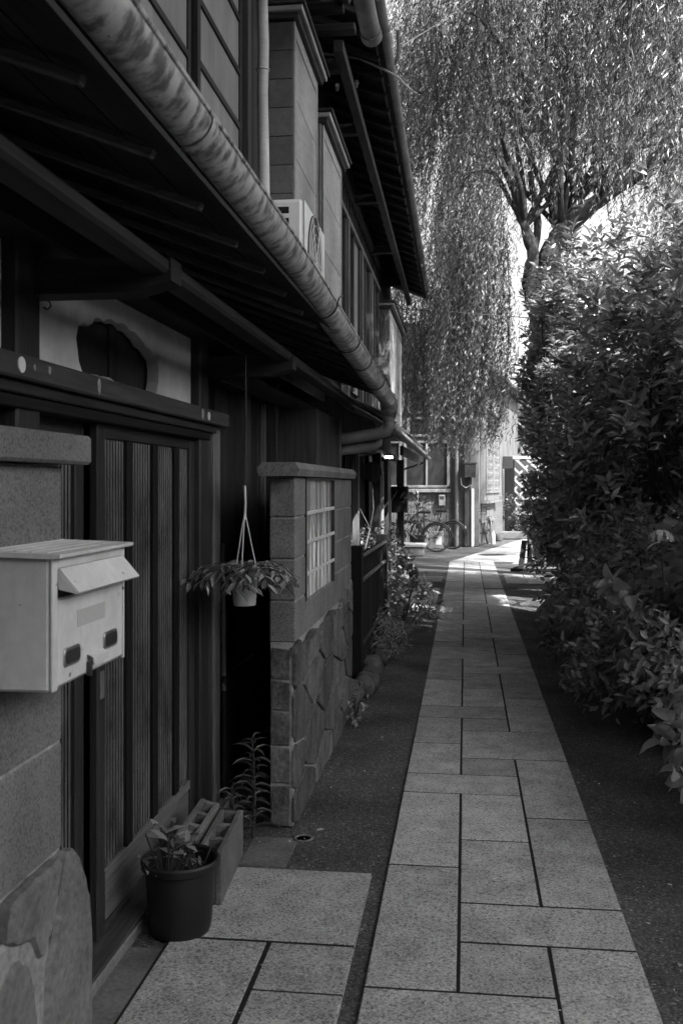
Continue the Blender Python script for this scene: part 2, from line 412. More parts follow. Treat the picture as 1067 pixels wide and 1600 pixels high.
# side slabs
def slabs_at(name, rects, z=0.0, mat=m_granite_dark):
    for x0, x1, y0, y1 in rects:
        zz = z + rnd.uniform(-.0005, .0012)
        MB().box(x0 + .004, x1 - .004, y0 + .004, y1 - .004, -.06, zz, .004).build('slab', mat, name)
ent = bpy.data.objects.new('entrance_paving', None); COL.objects.link(ent); ent['kind'] = 'structure'
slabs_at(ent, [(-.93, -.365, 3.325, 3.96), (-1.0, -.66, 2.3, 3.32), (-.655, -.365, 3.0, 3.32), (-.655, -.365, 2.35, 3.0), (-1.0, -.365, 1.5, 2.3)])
box('entrance_bedding', m_joint, ent, -1.0, -.37, 1.5, 3.955, -.2, -.0014, 0)
slabs_at(ent, [(-1.16, -1.0, 1.2, 3.25)], -.008, m_concrete)
slabs_at(ent, [(-1.17, -.93, 3.25, 4.62)], -.012, m_concrete)
slabs_at(ent, [(-.93, -.72, 4.0, 4.34)], -.010, m_concrete)
cp = bpy.data.objects.new('crossing_paving', None); COL.objects.link(cp); cp['kind'] = 'structure'
slabs_at(cp, [(-.92, -.37, 12.15, 13.6), (-.92, -.66, 13.6, 14.95), (-.66, -.37, 13.6, 14.95), (-1.0, -.37, 15.95, 16.95), (.64, .98, 15.8, 17.55), (.98, 1.32, 15.8, 17.55), (1.32, 1.7, 15.8, 17.55)])
# the wider paving that turns to the right
wp = bpy.data.objects.new('turning_paving', None); COL.objects.link(wp); wp['kind'] = 'structure'
wp.location = (-.32, 20.15, 0); wp.rotation_euler = (0, 0, -.222)
for i in range(5):
    yy = -.05 + (i % 3) * .2
    while yy < 16:
        h = rnd.choice((.65, .97, 1.3)); MB().box(i * .42 + .006, i * .42 + .414, yy + .006, yy + h - .006, -.06, rnd.uniform(-.003, .0), .004).build('slab', m_granite, wp); yy += h
man = thing('manhole_cover', 'round cast iron manhole cover in the paving where the path turns', 'manhole cover', (.6, 22.15, .004))
MB().lathe([(.0, .0), (.29, .0), (.30, -.004), (.30, -.02)], n=32).build('lid', m_dmetal, man, True)
MB().lathe([(.31, -.02), (.31, .002), (.345, .002), (.345, -.02)], n=32).build('rim', m_steel, man, True)
mb = MB()
for k in range(7):
    w = math.sqrt(max(0, .26 ** 2 - (-.21 + k * .07) ** 2)); mb.box(-w, w, -.225 + k * .07, -.195 + k * .07, 0, .004)
mb.build('raised_bars', m_dmetal, man)
drain = thing('drain_hole', 'small round drain hole in the asphalt beside the breeze wall corner', 'drain', (-.705, 4.33, -.008))
MB().lathe([(.044, .0), (.042, .004), (.034, .004), (.032, -.0), (0.0, -.002)], n=18).build('collar', m_concrete, drain, True)
MB().lathe([(.0, .001), (.031, .001)], n=18).build('hole', m_black, drain)

# ------------------------------------------------------------------ near house (the wooden house with the sliding door)
H1 = thing('wooden_house', 'old wooden house with ribbed glass sliding door and big stained gutter', 'house', (0, 0, 0))
WX0 = -1.22
box('foundation', m_concrete, H1, -3.5, -1.12, -3, 8.0, -.1, .03, .01)
box('wall', WD['black_z'], H1, -3.4, -1.30, -3, 7.85, .03, 4.9, .01)
# posts
for y0, y1, v in ((2.50, 2.645, 'dark_z'), (4.33, 4.475, 'dark_z')):
    box('post', WD[v], H1, -1.29, -1.17, y0, y1, .03, 2.27, .006)
box('jamb_board', WD['pale_z'], H1, -1.24, -1.165, 4.56, 4.675, .03, 1.815, .005)
box('jamb_board', WD['mid_z'], H1, -1.26, -1.175, 4.478, 4.556, .03, 1.815, .005)
# plaster panel with a scalloped opening
holep = [(3.011, 2.012), (3.03, 2.053), (3.073, 2.07), (3.115, 2.066), (3.151, 2.08), (3.18, 2.104), (3.215, 2.109), (3.252, 2.102), (3.29, 2.118), (3.333, 2.123), (3.385, 2.117), (3.432, 2.128), (3.48, 2.126), (3.515, 2.113), (3.57, 2.117), (3.617, 2.105), (3.655, 2.098), (3.693, 2.079), (3.75, 2.076), (3.797, 2.058), (3.845, 2.043), (3.864, 2.005), (3.86, 1.96), (3.84, 1.92), (3.813, 1.897), (3.073, 1.897), (3.035, 1.94)]
outer = [(2.645, 1.885), (4.33, 1.885), (4.33, 2.2), (2.645, 2.2)]
tri = tessellate_polygon([[Vector((a, b, 0)) for a, b in outer], [Vector((a, b, 0)) for a, b in holep[::-1]]])
allp = outer + holep[::-1]; n = len(allp)
mb = MB(); vs = [(-1.215, a, b) for a, b in allp] + [(-1.262, a, b) for a, b in allp]
fs = [t for t in tri] + [tuple(i + n for i in t) for t in tri]
for a0, a1 in ((0, 4), (4, n)):
    for i in range(a0, a1):
        j = a0 + (i + 1 - a0) % (a1 - a0); fs.append((i, j, j + n, i + n))
mb.add(vs, fs); pl = mb.build('plaster_panel', m_plaster, H1)
rim = MB()
ring = [(-1.217, a, b) for a, b in holep]
for i in range(len(ring) - 6):
    pass
box('transom_screen', WD['dark_z'], H1, -1.292, -1.272, 2.95, 3.47, 1.89, 2.19, .002)
box('transom_screen', WD['dark_z'], H1, -1.292, -1.272, 3.50, 3.92, 1.89, 2.19, .002)
box('transom_post', WD['dark_z'], H1, -1.285, -1.262, 3.44, 3.52, 1.89, 2.19, .002)
box('plaster_panel', m_plaster, H1, -1.262, -1.215, -3, 2.50, 1.885, 2.2, 0)
hk = MB().tube([(-1.215, 2.75, 2.085), (-1.19, 2.75, 2.08), (-1.185, 2.75, 2.065), (-1.195, 2.75, 2.055), (-1.207, 2.75, 2.062)], .003, 6).build('hook', m_dmetal, H1, True)
# lintel
lin = box('lintel', WD['mid_y'], H1, -1.245, -1.125, -3, 4.69, 1.822, 1.886, .006)
box('door_track', WD['dark_y'], H1, -1.235, -1.15, -3, 4.55, 1.788, 1.820, .004)
box('door_track', WD['black_y'], H1, -1.255, -1.16, -3, 4.475, 1.752, 1.786, .004)
for yy, zz, r in ((2.425, 1.856, .021), (4.30, 1.852, .019)):
    mb = MB(); vs = []; nn = 20
    mb.prism([(yy + r * math.cos(2 * PI * k / nn), zz + r * math.sin(2 * PI * k / nn)) for k in range(nn)], lambda u, v, w: (-1.1248 + w, u, v), .004, .0015)
    mb.build('round_plate', m_dot, lin)
for yy, zz, a, b_, mt in ((2.97, 1.856, .016, .028, m_sticker), (4.20, 1.853, .022, .026, m_sticker), (2.60, 1.862, .010, .013, m_sticker), (2.505, 1.858, .007, .010, m_sticker)):
    mb = MB(); mb.prism([(yy + a * math.cos(2 * PI * k / 9) * rnd.uniform(.75, 1), zz + b_ * math.sin(2 * PI * k / 9) * rnd.uniform(.75, 1)) for k in range(9)], lambda u, v, w: (-1.1248 + w, u, v), .0015)
    mb.build('sticker', mt, lin)
# eave structure
box('wall_plate', WD['dark_y'], H1, -1.262, -1.11, -3, 7.85, 2.205, 2.31, .008)
for y0, zb in ((2.60, 2.075), (4.50, 2.055), (-.2, 2.075)):
    mb = MB(); mb.prism([(-1.30, zb - .005), (-.90, zb - .005), (-.784, zb + .025), (-.784, zb + .088), (-1.30, zb + .088)], lambda u, v, w: (u, y0 + w, v), .10)
    mb.build('bracket_arm', WD['dark_x'], H1)
box('eave_purlin', WD['dark_y'], H1, -.875, -.79, -3, 7.6, 2.118, 2.160, .010)
# rafters and roof boards
def zr(x): return 2.245 + (-.66 - x) * .38
raf = MB(); bar(raf, (-1.34, 0, zr(-1.34)), (-.645, 0, zr(-.645)), .022, .020); rme = raf.mesh('rafter', WD['pale_x'])
for k in range(28): link('rafter', rme, H1, (0, -2.6 + k * .385, rnd.uniform(-.004, .004)))
for k in range(6):
    xa = -1.34 + k * .125; xb = xa + .118
    mb = MB()
    mb.add([(xa, -3, zr(xa) + .024), (xb, -3, zr(xb) + .024), (xb, 7.7, zr(xb) + .024), (xa, 7.7, zr(xa) + .024), (xa, -3, zr(xa) + .038), (xb, -3, zr(xb) + .038), (xb, 7.7, zr(xb) + .038), (xa, 7.7, zr(xa) + .038)],
           [(0, 1, 2, 3), (4, 5, 6, 7), (0, 1, 5, 4), (2, 3, 7, 6), (1, 2, 6, 5), (0, 3, 7, 4)]); mb.build('roof_board', WD['dark_y'], H1)
box('eave_fascia', WD['dark_y'], H1, -.640, -.622, -3, 7.75, 2.285, 2.315, .004)
rt = MB(); rt.prism([(-1.40, zr(-1.40) + .05), (-.60, zr(-.60) + .05), (-.60, zr(-.60) + .085), (-1.40, zr(-1.40) + .085)], lambda u, v, w: (u, -3 + w, v), 10.8)
rf = rt.build('lower_roof', m_rooft, H1)
tile = MB(); tp = []
for k in range(9): t = k / 8; tp.append((t * .255, .03 * math.sin(t * 2 * PI)))
for row in range(3):
    x1 = -.575 - row * .25; x0 = x1 - .27
    for k in range(8):
        (y0, d0), (y1, d1) = tp[k], tp[k + 1]
        v = [(x0, y0, zr(x0) + .10 + d0), (x1, y0, zr(x1) + .115 + d0), (x1, y1, zr(x1) + .115 + d1), (x0, y1, zr(x0) + .10 + d1)]
        v += [(a, b, c - .018) for a, b, c in v]
        tile.add(v, [(0, 1, 2, 3), (4, 5, 6, 7), (0, 1, 5, 4), (1, 2, 6, 5), (2, 3, 7, 6), (3, 0, 4, 7)])
tme = tile.mesh('tile_course', m_rooft)
for k in range(30): link('tile_course', tme, rf, (0, .1 + k * .255, 0))
# big stained half-round gutter
def half_gutter(pts, r, name, mat, parent, n=14, th=.004):
    mb = MB(); vs = []; fs = []; m2 = 2 * (n + 1)
    for (x, y, z) in pts:
        for k in range(n + 1):
            t = PI + PI * k / n; vs.append((x + r * math.cos(t), y, z + r * math.sin(t)))
        for k in range(n, -1, -1):
            t = PI + PI * k / n; vs.append((x + (r - th) * math.cos(t), y, z + (r - th) * math.sin(t)))
    for i in range(len(pts) - 1):
        for k in range(m2):
            k2 = (k + 1) % m2; fs.append((i * m2 + k, i * m2 + k2, (i + 1) * m2 + k2, (i + 1) * m2 + k))
    mb.add(vs, fs)
    return mb.build(name, mat, parent, True)
gz = lambda y: 2.34 if y < 3.4 else 2.34 - (y - 3.4) * .0285
gut = half_gutter([(-.60, y * .5 - 3, gz(y * .5 - 3)) for y in range(23)], .064, 'gutter', m_gutter, H1)
MB().tube([(-.537, y * .5 - 3, gz(y * .5 - 3)) for y in range(23)], .0065, 8).build('gutter_bead', m_gutter, gut, True)
for yy in (2.1, 3.38, 4.86, 6.2, 7.3):
    half_gutter([(-.60, yy - .022, gz(yy)), (-.60, yy + .022, gz(yy))], .068, 'gutter_joint', m_gutter, gut)
for yy in (4.15, 5.05, 5.7, 6.6):
    mb = MB(); mb.tube([(-.60 + .070 * math.cos(PI + PI * k / 10), yy, gz(yy) + .070 * math.sin(PI + PI * k / 10)) for k in range(11)] + [(-.525, yy, gz(yy) + .015), (-.515, yy + .03, gz(yy) + .03)], .0035, 6)
    mb.build('gutter_strap', m_dmetal, gut, True)
# end funnel and the pipe running back to the wall
ye = 7.85; ze = gz(ye)
MB().tube([(-.60, ye - .02, ze + .01), (-.60, ye + .05, ze - .03), (-.60, ye + .10, ze - .08), (-.605, ye + .12, ze - .14)], [.072, .074, .068, .052], 14).build('outlet', m_gutter, gut, True)
MB().tube([(-.605, ye + .12, ze - .13), (-.605, ye + .12, ze - .20), (-.625, ye + .12, ze - .235), (-.66, ye + .12, ze - .25), (-1.28, ye + .12, ze - .335)], .047, 14).build('drain_pipe', m_pipe, gut, True)
MB().tube([(-.70, ye + .2, ze - .27), (-.70, ye + .2, ze - .335), (-.73, ye + .2, ze - .355), (-1.28, ye + .2, ze - .43)], .036, 12).build('drain_pipe', m_pipe, gut, True)
# sliding doors
def rib_pane(name, x, y0, y1, z0, z1, mat, parent, pitch=.027, hw=.0068):
    p = box(name, mat, parent, x - .004, x, y0, y1, z0, z1, 0)
    mb = MB(); n = int((y1 - y0) / pitch)
    for i in range(n):
        c = y0 + (y1 - y0) * (i + .5) / n; vs = []
        for k in range(6):
            t = PI * k / 5; vs += [(x + .0002 + hw * .55 * math.sin(t), c - hw * math.cos(t), z0), (x + .0002 + hw * .55 * math.sin(t), c - hw * math.cos(t), z1)]
        mb.add(vs, [(2 * k, 2 * k + 2, 2 * k + 3, 2 * k + 1) for k in range(5)])
    return mb.build('reeding', m_ribglint, parent, True, kind='stuff')
def sliding_door(x, y0, y1, stiles, wstile=.07, z0=.045, z1=1.755, tone='mid', board=.235):
    d = bpy.data.objects.new('sliding_door', None); COL.objects.link(d); d.parent = H1
    box('stile', WD[tone + '_z'], d, x - .03, x, y0, y0 + wstile, z0, z1, .004)
    box('stile', WD[tone + '_z'], d, x - .03, x, y1 - wstile, y1, z0, z1, .004)
    box('top_rail', WD[tone + '_y'], d, x - .028, x - .002, y0 + wstile, y1 - wstile, z1 - .05, z1, .003)
    box('kick_board', WD['pale_y'], d, x - .022, x - .008, y0 + wstile, y1 - wstile, z0 + .03, board - .02, .004)
    box('bottom_rail', WD['mid_y'], d, x - .028, x - .002, y0 + wstile, y1 - wstile, z0, z0 + .03, .003)
    box('rail', WD['pale_y'], d, x - .028, x - .001, y0 + wstile, y1 - wstile, board - .02, board + .018, .003)
    edges = [y0 + wstile] + stiles + [y1 - wstile]
    for i in range(len(edges) - 1):
        a = edges[i] + (.03 if i else 0); c = edges[i + 1] - (.03 if i < len(edges) - 2 else 0)
        rib_pane('pane', x - .016, a, c, board + .018, z1 - .05, m_glass, d)
    for s in stiles: box('mullion', WD['black_z'], d, x - .028, x - .001, s - .03, s + .03, board + .018, z1 - .05, .003)
    return d
sliding_door(-1.195, 3.145, 4.325, [3.47, 3.77, 4.06], tone='dark')
sliding_door(-1.238, 1.95, 3.135, [2.35, 2.73], tone='dark')
box('door_sill', WD['mid_y'], H1, -1.29, -1.12, 1.0, 4.47, .03, .045, .004)
box('door_handle', m_steel, H1, -1.196, -1.192, 3.165, 3.20, .84, .93, .001)
# boarded wall past the door
yy = 4.69
for k in range(13):
    w = .245 + .02 * (k % 3); box('wall_board', WD['dark_z' if k % 3 else 'black_z'], H1, -1.298, -1.262 + .004 * (k % 2), yy, yy + w - .006, .03, 2.2, .003); yy += w
box('wall_post', WD['mid_z'], H1, -1.298, -1.20, 5.42, 5.52, .03, 2.2, .006)
box('wall_post', WD['dark_z'], H1, -1.298, -1.18, 6.2, 6.30, .03, 2.2, .006)
box('window_frame', WD['pale_z'], H1, -1.258, -1.225, 6.05, 6.085, 1.2, 2.15, .003)
box('cross_beam', WD['dark_y'], H1, -1.258, -1.16, 4.69, 7.8, 2.05, 2.15, .006)
box('end_board', WD['mid_z'], H1, -1.29, -.985, 6.62, 7.80, .03, 2.06, .006)
box('end_board_edge', WD['pale_z'], H1, -1.0, -.972, 7.805, 7.84, .03, 2.06, .004)
# upper storey
box('upper_wall', WD['black_z'], H1, -1.42, -1.305, -3, 7.8, 2.52, 5.2, .004)
def upper_window(y0, y1, z0, z1, ncol, rails, par, x=-1.30, pane=None):
    w = bpy.data.objects.new('upper_window', None); COL.objects.link(w); w.parent = par
    pane = pane or m_frost
    box('jamb', WD['mid_z'], w, x - .06, x + .035, y0 - .07, y0, z0, z1, .004)
    box('jamb', WD['mid_z'], w, x - .06, x + .035, y1, y1 + .07, z0, z1, .004)
    box('head', WD['mid_y'], w, x - .06, x + .03, y0, y1, z1 - .06, z1, .004)
    box('sill', WD['mid_y'], w, x - .06, x + .05, y0, y1, z0, z0 + .06, .004)
    cw = (y1 - y0) / ncol
    for c in range(ncol):
        a = y0 + c * cw; b = a + cw; xx = x - (.0 if c % 2 else .03)
        for s in (a, b - .05): box('sash_stile', WD['dark_z'], w, xx - .03, xx, s, s + .05, z0 + .06, z1 - .06, .003)
        zs = [z0 + .06] + list(rails) + [z1 - .06]
        for r_ in rails: box('sash_rail', WD['dark_y'], w, xx - .026, xx - .001, a + .05, b - .05, r_ - .018, r_ + .018, .003)
        for i in range(len(zs) - 1):
            box('pane', pane, w, xx - .018, xx - .012, a + .05, b - .05, zs[i] + (.018 if i else 0), zs[i + 1] - (.018 if i < len(zs) - 2 else 0), 0)
    return w
upper_window(3.62, 5.50, 2.6, 4.75, 2, (2.94, 3.25, 3.55, 3.85, 4.15, 4.45), H1, -1.243)
upper_window(1.55, 3.42, 2.6, 4.75, 2, (2.94, 3.25, 3.55, 3.85, 4.15, 4.45), H1, -1.243)
for k in range(4): box('wall_board', WD['dark_z'], H1, -1.304, -1.285, 5.81 + k * .17, 5.81 + k * .17 + .164, 2.55, 4.95, .003)
MB().tube([(-1.215, 5.9, 5.0), (-1.213, 5.9, 4.47), (-1.205, 5.9, 4.2), (-1.212, 5.902, 3.9), (-1.205, 5.9, 3.6), (-1.20, 5.9, 3.3), (-1.195, 5.9, 3.0), (-1.19, 5.9, 2.62)], .034, 12).build('refrigerant_pipe', m_tape, H1, True)
for zz in (4.05, 3.2): MB().tube([(-1.21 + .037 * math.cos(t * .63), 5.9 + .037 * math.sin(t * .63), zz) for t in range(11)], .006, 6).build('pipe_clip', m_tape, H1, True)
def shutter_box(par, x, y0, y1, z0, z1, xb, rows, tiles=True):
    s = bpy.data.objects.new('shutter_box', None); COL.objects.link(s); s.parent = par
    box('carcass', WD['mid_z'], s, xb, x - .012, y0 + .012, y1 - .012, z0, z1, .004)
    for a, b in ((y0, y0 + .045), (y1 - .045, y1)): box('corner_trim', m_panelw, s, x - .012, x + .004, a, b, z0, z1, .003)
    h = (z1 - .10 - z0) / rows
    for r_ in range(rows): box('front_panel', m_panelw, s, x - .012, x - .002, y0 + .048, y1 - .048, z0 + r_ * h + .003, z0 + (r_ + 1) * h - .003, .002)
    box('front_rail', m_panelw, s, x - .012, x + .002, y0 + .048, y1 - .048, z1 - .095, z1, .003)
    k = 0; zz = z1 - .19
    while zz > z0 - .1 and tiles:
        box('facing_tile', m_tile, s, xb, x - .013, y0 - .002, y0 + .010, max(z0, zz), zz + .186, .0015); zz -= .19
    box('cornice', WD['mid_y'], s, xb - .02, x + .035, y0 - .04, y1 + .06, z1, z1 + .035, .004)
    box('cornice', m_panelw, s, xb - .02, x + .065, y0 - .07, y1 + .09, z1 + .037, z1 + .075, .006)
    box('cornice', WD['mid_y'], s, xb - .02, x + .085, y0 - .09, y1 + .11, z1 + .077, z1 + .10, .004)
    return s
shutter_box(H1, -1.12, 6.50, 7.53, 2.55, 4.62, -1.34, 5)
# upper eave with its own big gutter end, above the frame's left part
for k in range(5): 
    mb = MB(); bar(mb, (-1.45, 3.4 + k * .9, 5.25), (-.80, 3.4 + k * .9, 5.0), .07, .09); mb.build('upper_rafter', WD['mid_x'], H1)
half = MB(); half.prism([(-3.4, 5.95), (-.68, 5.06), (-.68, 5.10), (-3.4, 5.99)], lambda u, v, w: (u, -3 + w, v), 10.0); half.build('upper_roof', m_rooft, H1)
for y0, zz, x1 in ((7.02, 4.93, -.86), (7.25, 4.88, -.80)):
    box('beam_end', WD['dark_x'], H1, -1.40, x1, y0, y0 + .10, zz, zz + .06, .008)
gu = MB(); gu.tube([(-.66, -2, 4.92), (-.655, 5.3, 4.70), (-.645, 6.45, 4.66), (-.64, 6.80, 4.64)], .068, 16); gu = gu.build('upper_gutter', m_pipe, H1, True)
MB().tube([(-.64, 6.74, 4.64), (-.638, 6.84, 4.637)], .074, 16).build('gutter_joint', m_pipe, gu, True)
# things resting on it
bag = MB()
for i, (yy, r_) in enumerate(((3.22, .045), (3.32, .05), (3.41, .04), (3.50, .03))):
    bag.lathe([(0, r_ * .75), (r_ * .5, r_ * .65), (r_ * .9, r_ * .35), (r_, 0.0)], (-1.245, yy, 1.888), 10)
tag(bag.build('cloth_bundle', m_bag, None, True), 'pale crumpled cloth lying on the sill of the scalloped opening', 'cloth')

# air conditioner on the lower roof
AC = thing('air_conditioner', 'white outdoor air conditioner unit standing on the lower roof', 'air conditioner', (-1.0, 5.6, 2.50))
def L_(o, mb, name, mat, smooth=False, **k):
    r = mb.build(name, mat, o, smooth, **k); return r
box('casing', m_acwhite, AC, -.15, .148, -.37, .39, .03, .575, .022)
box('front_cover', m_acwhite, AC, .148, .155, -.36, .25, .045, .565, .003)
box('front_cover', m_acwhite, AC, .148, .155, .255, .38, .045, .56, .003)
mb = MB()
for r_ in [.05 + .05 * i for i in range(5)]: mb.tube([(.166, -.02 + r_ * math.cos(t * PI / 14), .31 + r_ * math.sin(t * PI / 14)) for t in range(29)], .0022, 5, False)
for k in range(6):
    a = k * PI / 3; mb.tube([(.166, -.02, .31), (.166, -.02 + .25 * math.cos(a), .31 + .235 * math.sin(a))], .003, 5)
mb.build('fan_grille', m_acwhite, AC)
mb = MB(); mb.prism([(-.02 + .255 * math.cos(2 * PI * k / 32), .31 + .255 * math.sin(2 * PI * k / 32)) for k in range(32)], lambda u, v, w: (.156 + w, u, v), .004); mb.build('fan_opening', m_black, AC)
for k in range(5): box('side_slot', m_black, AC, -.03, .07, -.374, -.368, .495 - k * .06, .53 - k * .06, .002)
for yy in (-.28, .28): box('foot', m_dmetal, AC, -.17, .17, yy - .03, yy + .03, 0, .03, .004)

# ------------------------------------------------------------------ far house of the row
H2 = thing('row_house', 'two storey wooden row house with long eaves beyond the breeze wall', 'house', (0, 0, 0))
box('wall', WD['black_z'], H2, -3.4, -1.30, 7.86, 17.6, 0, 5.3, .01)
shutter_box(H2, -1.12, 7.86, 9.02, 2.55, 4.42, -1.30, 4, False)
for r_ in range(4): pass
box('side_trim', m_tile, H2, -1.30, -1.135, 7.83, 7.852, 2.55, 4.42, .003)
# gallery of windows
box('rail_beam', WD['pale_y'], H2, -1.30, -1.225, 9.1, 14.5, 4.36, 4.42, .004)
box('head_beam', WD['mid_y'], H2, -1.30, -1.235, 9.1, 14.5, 4.70, 4.80, .004)
for k in range(22): box('transom_bar', WD['mid_z'], H2, -1.285, -1.255, 9.2 + k * .25, 9.225 + k * .25, 4.42, 4.70, .002)
box('transom_pane', m_frost, H2, -1.295, -1.288, 9.1, 14.5, 4.42, 4.70, 0)
for y0, y1 in ((9.15, 10.42), (10.55, 11.85), (11.95, 13.1), (13.2, 14.45)):
    w = bpy.data.objects.new('gallery_window', None); COL.objects.link(w); w.parent = H2
    for s in (y0, (y0 + y1) / 2 - .02, y1 - .05): box('sash_stile', WD['mid_z'], w, -1.285, -1.245, s, s + .05, 2.6, 4.36, .003)
    for i in range(2):
        a = y0 + .05 if i == 0 else (y0 + y1) / 2 + .03; b = (y0 + y1) / 2 - .02 if i == 0 else y1 - .05
        box('pane', m_frost if (i + int(y0)) % 2 else m_pane, w, -1.275, -1.268, a, b, 2.6, 4.36, 0)
        box('sash_rail', WD['mid_y'], w, -1.28, -1.25, a, b, 3.0, 3.03, .002)
for yy in (10.46, 11.87, 13.13): box('gallery_post', WD['pale_z'], H2, -1.30, -1.215, yy, yy + .075, 2.4, 4.36, .004)
sb = shutter_box(H2, -1.10, 14.62, 17.35, 2.30, 4.14, -1.30, 4)
MB().tube([(-1.20, 14.6, 4.1), (-1.17, 14.58, 3.95), (-1.16, 14.58, 3.6), (-1.2, 14.58, 3.5), (-1.235, 14.58, 3.65), (-1.24, 14.58, 4.0)], .008, 6).build('cable_loop', m_dmetal, H2, True)
# upper eave
def ez(y): return 5.12 - (y - 7.4) * .038
rr = MB(); bar(rr, (-1.32, 0, .24), (-.70, 0, 0), .045, .05); rme = rr.mesh('rafter', WD['mid_x'])
for k in range(27): link('rafter', rme, H2, (0, 7.5 + k * .355, ez(7.5 + k * .355) - .02))
mb = MB()
for k in range(6):
    xa = -1.33 + k * .115; xb = xa + .108; da, db = (-.70 - xa) * .387, (-.70 - xb) * .387
    m2 = MB(); v = []
    for yy in (7.35, 17.2):
        z = ez(yy) + .008
        v += [(xa, yy, z + da), (xb, yy, z + db), (xb, yy, z + db + .014), (xa, yy, z + da + .014)]
    m2.add(v, [(0, 1, 2, 3), (4, 5, 6, 7), (0, 1, 5, 4), (1, 2, 6, 5), (2, 3, 7, 6), (3, 0, 4, 7)]); m2.build('roof_board', WD['dark_y'], H2)
mb = MB(); bar(mb, (-.712, 7.35, ez(7.35) + .012), (-.712, 17.2, ez(17.2) + .012), .02, .035); mb.build('eave_batten', WD['pale_y'], H2)
mb = MB(); v = []
for yy in (7.3, 17.3):
    z = ez(yy) + .03; v += [(-.67, yy, z), (-.67, yy, z + .035), (-3.4, yy, z + 1.05), (-3.4, yy, z + 1.0)]
mb.add(v, [(0, 1, 2, 3), (4, 5, 6, 7), (0, 1, 5, 4), (1, 2, 6, 5), (2, 3, 7, 6), (3, 0, 4, 7)]); mb.build('upper_roof', m_rooft, H2)
mb = MB(); bar(mb, (-.95, 7.45, 4.86), (-.95, 17.05, 4.66), .075, .09); mb.build('eave_purlin', WD['mid_y'], H2)
for yy in (7.76, 9.1, 11.2, 13.45, 15.5):
    z = 4.86 - (yy - 7.45) * .0208
    mb = MB(); mb.prism([(-1.34, z - .05), (-.97, z - .045), (-.92, z - .01), (-.92, z + .04), (-1.34, z + .05)], lambda u, v, w: (u, yy + w, v), .09); mb.build('bracket_arm', WD['mid_x'], H2)
g2 = half_gutter([(-.635, 7.3, ez(7.3) + .03), (-.635, 17.25, ez(17.25) + .03)], .045, 'upper_gutter', m_pipe, H2)
for k in range(11): half_gutter([(-.635, 7.8 + k * .92, ez(7.8 + k * .92) + .03), (-.635, 7.84 + k * .92, ez(7.84 + k * .92) + .03)], .049, 'gutter_joint', m_pipe, g2)
for yy, xx, zz in ((8.6, -1.10, 5.02), (8.6, -1.0, 4.97), (8.6, -.93, 5.04)):
    MB().tube([(xx - .02, yy + .1, zz + .01), (xx, yy - .02, zz)], .018, 10).build('pipe_stub', m_whitep, H2, True)
MB().tube([(-.68, 8.45, 5.09), (-.60, 8.4, 5.105), (-.565, 8.4, 5.15), (-.56, 8.4, 5.22), (-.565, 8.4, 5.38)], .016, 10).build('cable_conduit', m_dmetal, H2, True)
# lower eave
mb = MB(); v = []
for yy in (7.9, 17.35): v += [(-.66, yy, 2.085), (-1.30, yy, 2.40), (-1.30, yy, 2.43), (-.66, yy, 2.115)]
mb.add(v, [(0, 1, 2, 3), (4, 5, 6, 7), (0, 1, 5, 4), (1, 2, 6, 5), (2, 3, 7, 6), (3, 0, 4, 7)]); mb.build('lower_roof', m_rooft, H2)
for k in range(24):
    mb = MB(); bar(mb, (-1.30, 8.1 + k * .4, 2.42), (-.64, 8.1 + k * .4, 2.125), .035, .022); mb.build('roof_rib', m_rooft, H2)
mb = MB()
v = [(-.70, 7.05, 2.06), (-1.0, 7.05, 2.22), (-1.0, 8.7, 2.19), (-.68, 8.7, 2.07)]; v += [(a, b, c + .012) for a, b, c in v]
mb.add(v, [(0, 1, 2, 3), (4, 5, 6, 7), (0, 1, 5, 4), (1, 2, 6, 5), (2, 3, 7, 6), (3, 0, 4, 7)]); mb.build('tin_sheet', m_steel, H2)
half_gutter([(-.75, 8.55, 2.10), (-.75, 8.85, 2.10)], .06, 'gutter_end', m_whitep, H2)
g3 = half_gutter([(-.64, 8.7, 2.06), (-.64, 12, 2.045), (-.64, 15, 2.03), (-.64, 17.5, 2.015)], .045, 'lower_gutter', m_panelw, H2)
for k in range(15): half_gutter([(-.64, 9.2 + k * .56, 2.055 - k * .0027), (-.64, 9.225 + k * .56, 2.055 - k * .0027)], .049, 'gutter_joint', m_dmetal, g3)
box('fascia_beam', WD['pale_y'], H2, -.84, -.79, 12.9, 17.0, 1.93, 2.05, .006)
box('fascia_beam', WD['mid_y'], H2, -1.20, -1.12, 8.2, 17.0, 1.93, 2.02, .006)
mb = MB(); bar(mb, (-1.05, 16.6, 1.79), (-.70, 17.0, 1.92), .03, .03); mb.build('eave_stay', WD['mid_x'], H2)
box('porch_post', WD['pale_z'], H2, -1.10, -.985, 16.15, 16.26, 0, 1.95, .006)
box('porch_post', WD['mid_z'], H2, -1.17, -1.06, 12.55, 12.66, 0, 1.95, .006)
box('corner_post', WD['pale_z'], H2, -1.16, -1.09, 10.22, 10.30, 0, 2.0, .006)
for k in range(9): box('lattice_bar', WD['mid_z'], H2, -1.285, -1.25, 10.45 + k * .24, 10.49 + k * .24, .25, 1.9, .003)
box('lattice_rail', WD['mid_y'], H2, -1.28, -1.255, 10.3, 12.5, .95, 1.0, .003)
box('lattice_backing', m_pane, H2, -1.298, -1.29, 10.3, 12.5, .2, 1.92, 0)
box('door_board', WD['black_z'], H2, -1.298, -1.22, 12.7, 13.5, .05, 1.92, .004)
box('door_jamb', m_panelw, H2, -1.20, -1.12, 13.72, 13.80, .2, 1.72, .004)
box('door_leaf', WD['dark_z'], H2, -1.298, -1.235, 13.85, 15.2, .05, 1.9, .004)
